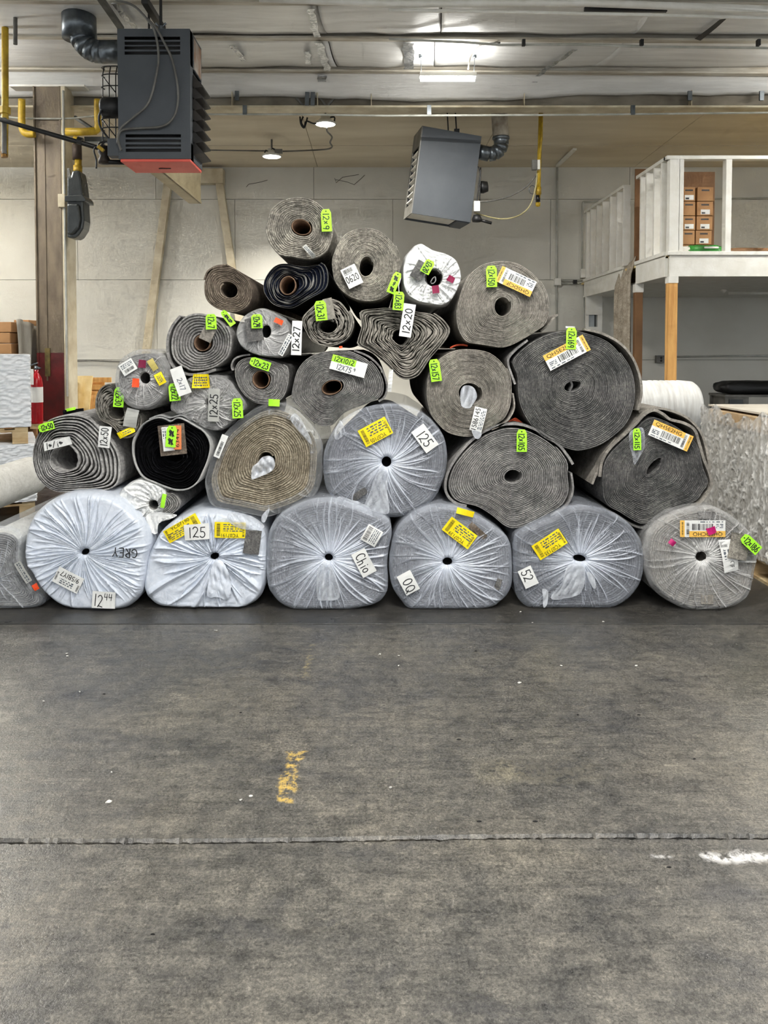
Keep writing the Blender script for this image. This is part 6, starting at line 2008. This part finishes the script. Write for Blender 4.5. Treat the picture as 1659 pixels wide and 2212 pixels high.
# green bag and brown sack
def lump(name, c, sx, sy, sz, mat, label, cat, seed):
    rs = random.Random(seed); f = wob(rs, 5, 9)
    V = []
    nu, nv = 36, 14
    for i in range(nu):
        a = 2 * math.pi * i / nu
        for j in range(nv + 1):
            p = -math.pi / 2 + math.pi * j / nv
            cx_ = math.copysign(abs(math.cos(a)) ** .35, math.cos(a)) * math.cos(p) ** .35 if math.cos(p) > 1e-6 else 0
            cy2 = math.copysign(abs(math.sin(a)) ** .35, math.sin(a)) * math.cos(p) ** .35 if math.cos(p) > 1e-6 else 0
            k = 1 + .10 * float(f(np.array(a), np.array(j / nv * 5)))
            V.append((c.x + sx * cx_ * k, c.y + sy * cy2 * k, c.z + max(0, sz * (math.sin(p) + 1) / 2 * k)))
    o = mk(name, V, quads(nu, nv + 1, True), mat, None, True)
    return setp(o, label, cat)
c_ = P(1515, 548, 8.95); c_.z = zdk
o = lump('green_bag', c_, .21, .12, .125, paint('green_plastic', rgb(56, 150, 54), rgb(38, 116, 40), .35, scale=14), 'green plastic bag lying before the mezzanine cartons', 'bag', 3)
MB().box(c_.x - .02, c_.x + .14, c_.y - .128, c_.y - .118, zdk + .08, zdk + .10).build('bag_print', WPAPER, o)
c_ = P(1615, 548, 8.95); c_.z = zdk
lump('brown_sack', c_, .32, .14, .09, CARDDK, 'flat brown sack on the mezzanine floor behind the front rail', 'sack', 8)
c_ = P(1478, 548, 8.9); c_.z = zdk
lump('white_bag', c_, .06, .06, .11, WHITEP, 'small white bag beside the green bag on the mezzanine', 'bag', 5)
# carpet remnant hanging over the edge
t = empty('hanging_remnant', (xm - .06, 10.0, zbt - .6), 'taupe carpet remnant hanging down over the mezzanine edge', 'carpet')
V = []
nu, nv = 40, 26
for i in range(nu + 1):
    u = i / nu
    y = 9.70 + .62 * u
    for j in range(nv + 1):
        v = j / nv
        z = zdk + .10 * (1 - u) ** 2 - v * (zdk + .1 - P(1350, 800, 9.9).z)
        x = xm - .075 - .03 * math.sin(u * 22 + .6 * v) * min(1, v * 3 + .2) + .06 * (1 - min(1, v * 6))
        V.append((x, y - .05 * v * (1 - u), z))
o = mk('remnant', V, quads(nu + 1, nv + 1), carpet('remnant_taupe', rgb(122, 112, 98), rgb(158, 148, 132), rgb(186, 176, 160), scale=40), t, True)
sm = o.modifiers.new('thick', 'SOLIDIFY'); sm.thickness = .012
# outlet and conduit on the wall below the deck
c_ = P(1425, 776, 12.2)
o = MB().box(c_.x - .06, c_.x + .06, c_.y - .04, c_.y + .05, c_.z - .06, c_.z + .06).build('wall_outlet', GREYST, None, False, .006)
setp(o, 'square grey wall outlet under the mezzanine', 'outlet')
for dz in (-.022, .022):
    MB().lathe((c_.x + .01, c_.y - .041, c_.z + dz), [(0, 0), (.018, .001), (.018, .004)], (0, 1, 0), 14).build('socket', BLACK, o, True)
o = MB().tube(PP([(1440, 771), (1560, 769), (1720, 768)], 12.22), .014, 8).build('wall_conduit', CONDUIT, None, True)
setp(o, 'horizontal grey conduit on the wall under the mezzanine', 'conduit')
o = MB().tube(PP([(1540, 430), (1640, 428), (1760, 426)], 12.22), .012, 8).build('wall_conduit', CONDUIT, None, True)
setp(o, 'horizontal grey conduit on the wall above the mezzanine deck', 'conduit')
t = empty('soffit_tube_light', P(1610, 634, 10.5), 'unlit white tube light under the mezzanine', 'light')
MB().tube(PP([(1574, 633), (1720, 634)], 10.6), .022, 10).build('tube', WHITEP, t, True)
MB().tube(PP([(1560, 625), (1566, 630)], 10.6), .03, 8).build('lamp_holder', WHITEP, t)
c_ = P(1655, 619, 10.3)
MB().box(c_.x - .05, c_.x + .3, c_.y - .04, c_.y + .04, c_.z - .02, c_.z + .03).build('ballast_box', WHITEP, t)

# ------------------------------------------------------------------ goods at the right
# white wound roll lying across, behind the stack
Yw = 8.25
a, b = P(1330, 880, Yw), P(1500, 880, Yw)
rr = (P(0, 828, Yw).z - P(0, 886, Yw).z)
t = empty('white_wound_roll', (b.x - .5, Yw, a.z - rr), 'big white paper wound roll lying behind the far right rolls', 'roll')
rs = random.Random(2)
prof = [(.04, 0), (rr * .8, .0)]
q = 0.0
while q < .95:
    prof += [(rr - .012 * rs.random(), q + .004), (rr + .004, q + .02), (rr + .002, q + .05)]
    q += .06 if q > .6 else .2
prof += [(rr * .97, 1.06), (rr * .86, 1.10), (.05, 1.12), (.04, 0)]
MB().lathe((b.x - 1.10, Yw, a.z), prof, (1, 0, 0), 56).build('sheet_layers', paint('white_paper_roll', rgb(244, 244, 240), rgb(222, 220, 214), .6, scale=5, stretch=(8, 1, 1)), t, True)
MB().tube([(b.x - 1.13, Yw, a.z), (b.x + .04, Yw, a.z)], .045, 16, cap=False).build('core_tube', CARDTUBE, t, True)
t = empty('steel_rack', (b.x - .5, Yw, 0), 'black steel rack supporting the white wound roll', 'rack')
zz = a.z - rr
MB().box(b.x - 1.15, b.x + .1, Yw - .35, Yw + .35, zz - .05, zz - .002).build('shelf', BLACK, t)
for x in (b.x - 1.1, b.x + .05):
    for y in (Yw - .3, Yw + .3):
        MB().box(x - .025, x + .025, y - .025, y + .025, 0, zz - .05).build('leg', BLACK, t)
# film wrapped pallet of cartons
X0 = 2.31
Ya, Yb_ = 4.15, 5.56
pallet(X0 + .01, X0 + 1.1, Ya, Yb_, 0, 'wooden pallet at the right edge under the film wrapped cartons', deck=6)
PALECARD = paint('pale_carton', rgb(236, 228, 212), rgb(216, 206, 188), .7, scale=3)
lay = [(.14, .33), (.335, .52), (.525, .71), (.715, .88), (.885, .985)]
nm_ = ['lowest', 'second', 'middle', 'fourth', 'top']
for li, (z0, z1) in enumerate(lay):
    ys = [Ya + .02, Ya + .48, Ya + .93, Yb_ - .02] if li % 2 == 0 else [Ya + .02, Ya + .70, Yb_ - .02]
    for k in range(len(ys) - 1):
        ins = rnd.uniform(0, .02)
        o = MB().box(X0 + .03 + ins, X0 + .95, ys[k] + .004, ys[k + 1] - .004, z0 + .001, z1).build('carton', paint('beige_carton', rgb(214, 186, 146), rgb(198, 168, 128), .75) if li == 4 else PALECARD, None, False, .006)
        where = ('front', 'middle', 'rear')[k] if len(ys) == 4 else ('front', 'rear')[k]
        setp(o, f'carton inside the film wrapped pallet at right, {nm_[li]} layer, {where}', 'carton', 'cartons on the wrapped pallet')
def pallet_film():
    rs = random.Random(6)
    f, f2, f3 = wob(rs, 6, 11), wob(rs, 7, 29), wob(rs, 6, 17)
    per = []
    for i in range(220): per.append((X0, Yb_ - (Yb_ - Ya) * i / 220))
    for i in range(60): per.append((X0 + 1.0 * i / 60, Ya))
    for i in range(20): per.append((X0 + 1.0, Ya + (Yb_ - Ya) * i / 20))
    for i in range(60): per.append((X0 + 1.0 - 1.0 * i / 60, Yb_))
    nz = 90
    creases = [(rs.uniform(8, 34), rs.uniform(-9, 9), rs.uniform(0, 6.28), rs.uniform(.25, .6)) for _ in range(6)] + [(rs.uniform(-12, 12), rs.uniform(9, 15), rs.uniform(0, 6.28), .4)]
    V, Hh = [], []
    cx_, cy2 = X0 + .5, (Ya + Yb_) / 2
    for i, (x, y) in enumerate(per):
        s = i / len(per) * 6.283
        top = .985 + .03 * math.sin(s * 3) + .02 * math.sin(s * 11)
        for j in range(nz + 1):
            w_ = j / nz
            A = np.array
            d = .018 * float(f(A(s * 2.0), A(w_ * 4)))
            cr = 0.0
            wp = float(f2(A(s * .9), A(w_ * 7)))
            wq = min(1, max(0, .5 + 1.6 * float(f3(A(s * 1.7), A(w_ * 6)))))
            for (ka, kb, ph, am) in creases:
                q_ = abs(math.sin(ka * s + kb * w_ + ph + wp * am * 6))
                cr += am * max(0.0, 1 - q_ * 3.2) * (.35 + .65 * wq)
            d += .020 * cr
            dx, dy = x - cx_, y - cy2
            L_ = math.hypot(dx, dy)
            V.append((x + dx / L_ * (d + .012), y + dy / L_ * (d + .012), .138 + (top - .138) * w_))
            Hh.append(.22 + .75 * cr + .25 * float(f3(A(s * 2), A(w_ * 5))))
    o = mk('stretch_film', V, quads(len(per), nz + 1, True), clear_film('pallet_film', (.93, .92, .88, 1), .07, .10, 9.0, .35, .12), None, True, attrs={'haze': np.clip(Hh, 0, 1)})
    setp(o, 'crinkled clear stretch film wound around the pallet of cartons at right', 'film')
pallet_film()
# cardboard sheets lying on top
o = MB().box(X0 + .05, X0 + .98, Ya + .1, Yb_ + .02, 1.0, 1.012).build('cardboard_sheet', PALECARD)
setp(o, 'flat cardboard sheet lying on top of the wrapped pallet', 'cardboard')
# bench with a black bag far right
Yk = 10.2
a, b = P(1566, 850, Yk), P(1720, 850, Yk)
zz = P(1600, 853, Yk).z
t = empty('steel_bench', (a.x, Yk, 0), 'dark steel bench with a drawer under the mezzanine at far right', 'bench')
MB().box(a.x, b.x, Yk, Yk + .5, zz - .03, zz).build('top', GREYST, t)
MB().box(a.x + .04, a.x + .32, Yk + .02, Yk + .45, zz - .20, zz - .03).build('drawer_unit', GREYST, t)
MB().box(a.x + .06, a.x + .24, Yk + .005, Yk + .02, zz - .16, zz - .06).build('drawer_front', METER, t)
MB().box(a.x + .12, a.x + .20, Yk - .004, Yk + .005, zz - .15, zz - .14).build('drawer_pull', BLACK, t)
for x in (a.x + .03, b.x - .03):
    for y in (Yk + .03, Yk + .47):
        MB().box(x - .02, x + .02, y - .02, y + .02, 0, zz - .03).build('leg', GREYST, t)
c_ = Vector((a.x + .45, Yk + .22, zz))
lump('black_bag', c_, .46, .2, P(0, 824, Yk).z - zz, BLACK, 'long black bag lying on the steel bench at far right', 'bag', 12)
bpy.data.objects.remove(_fob)
bpy.data.curves.remove(_font)
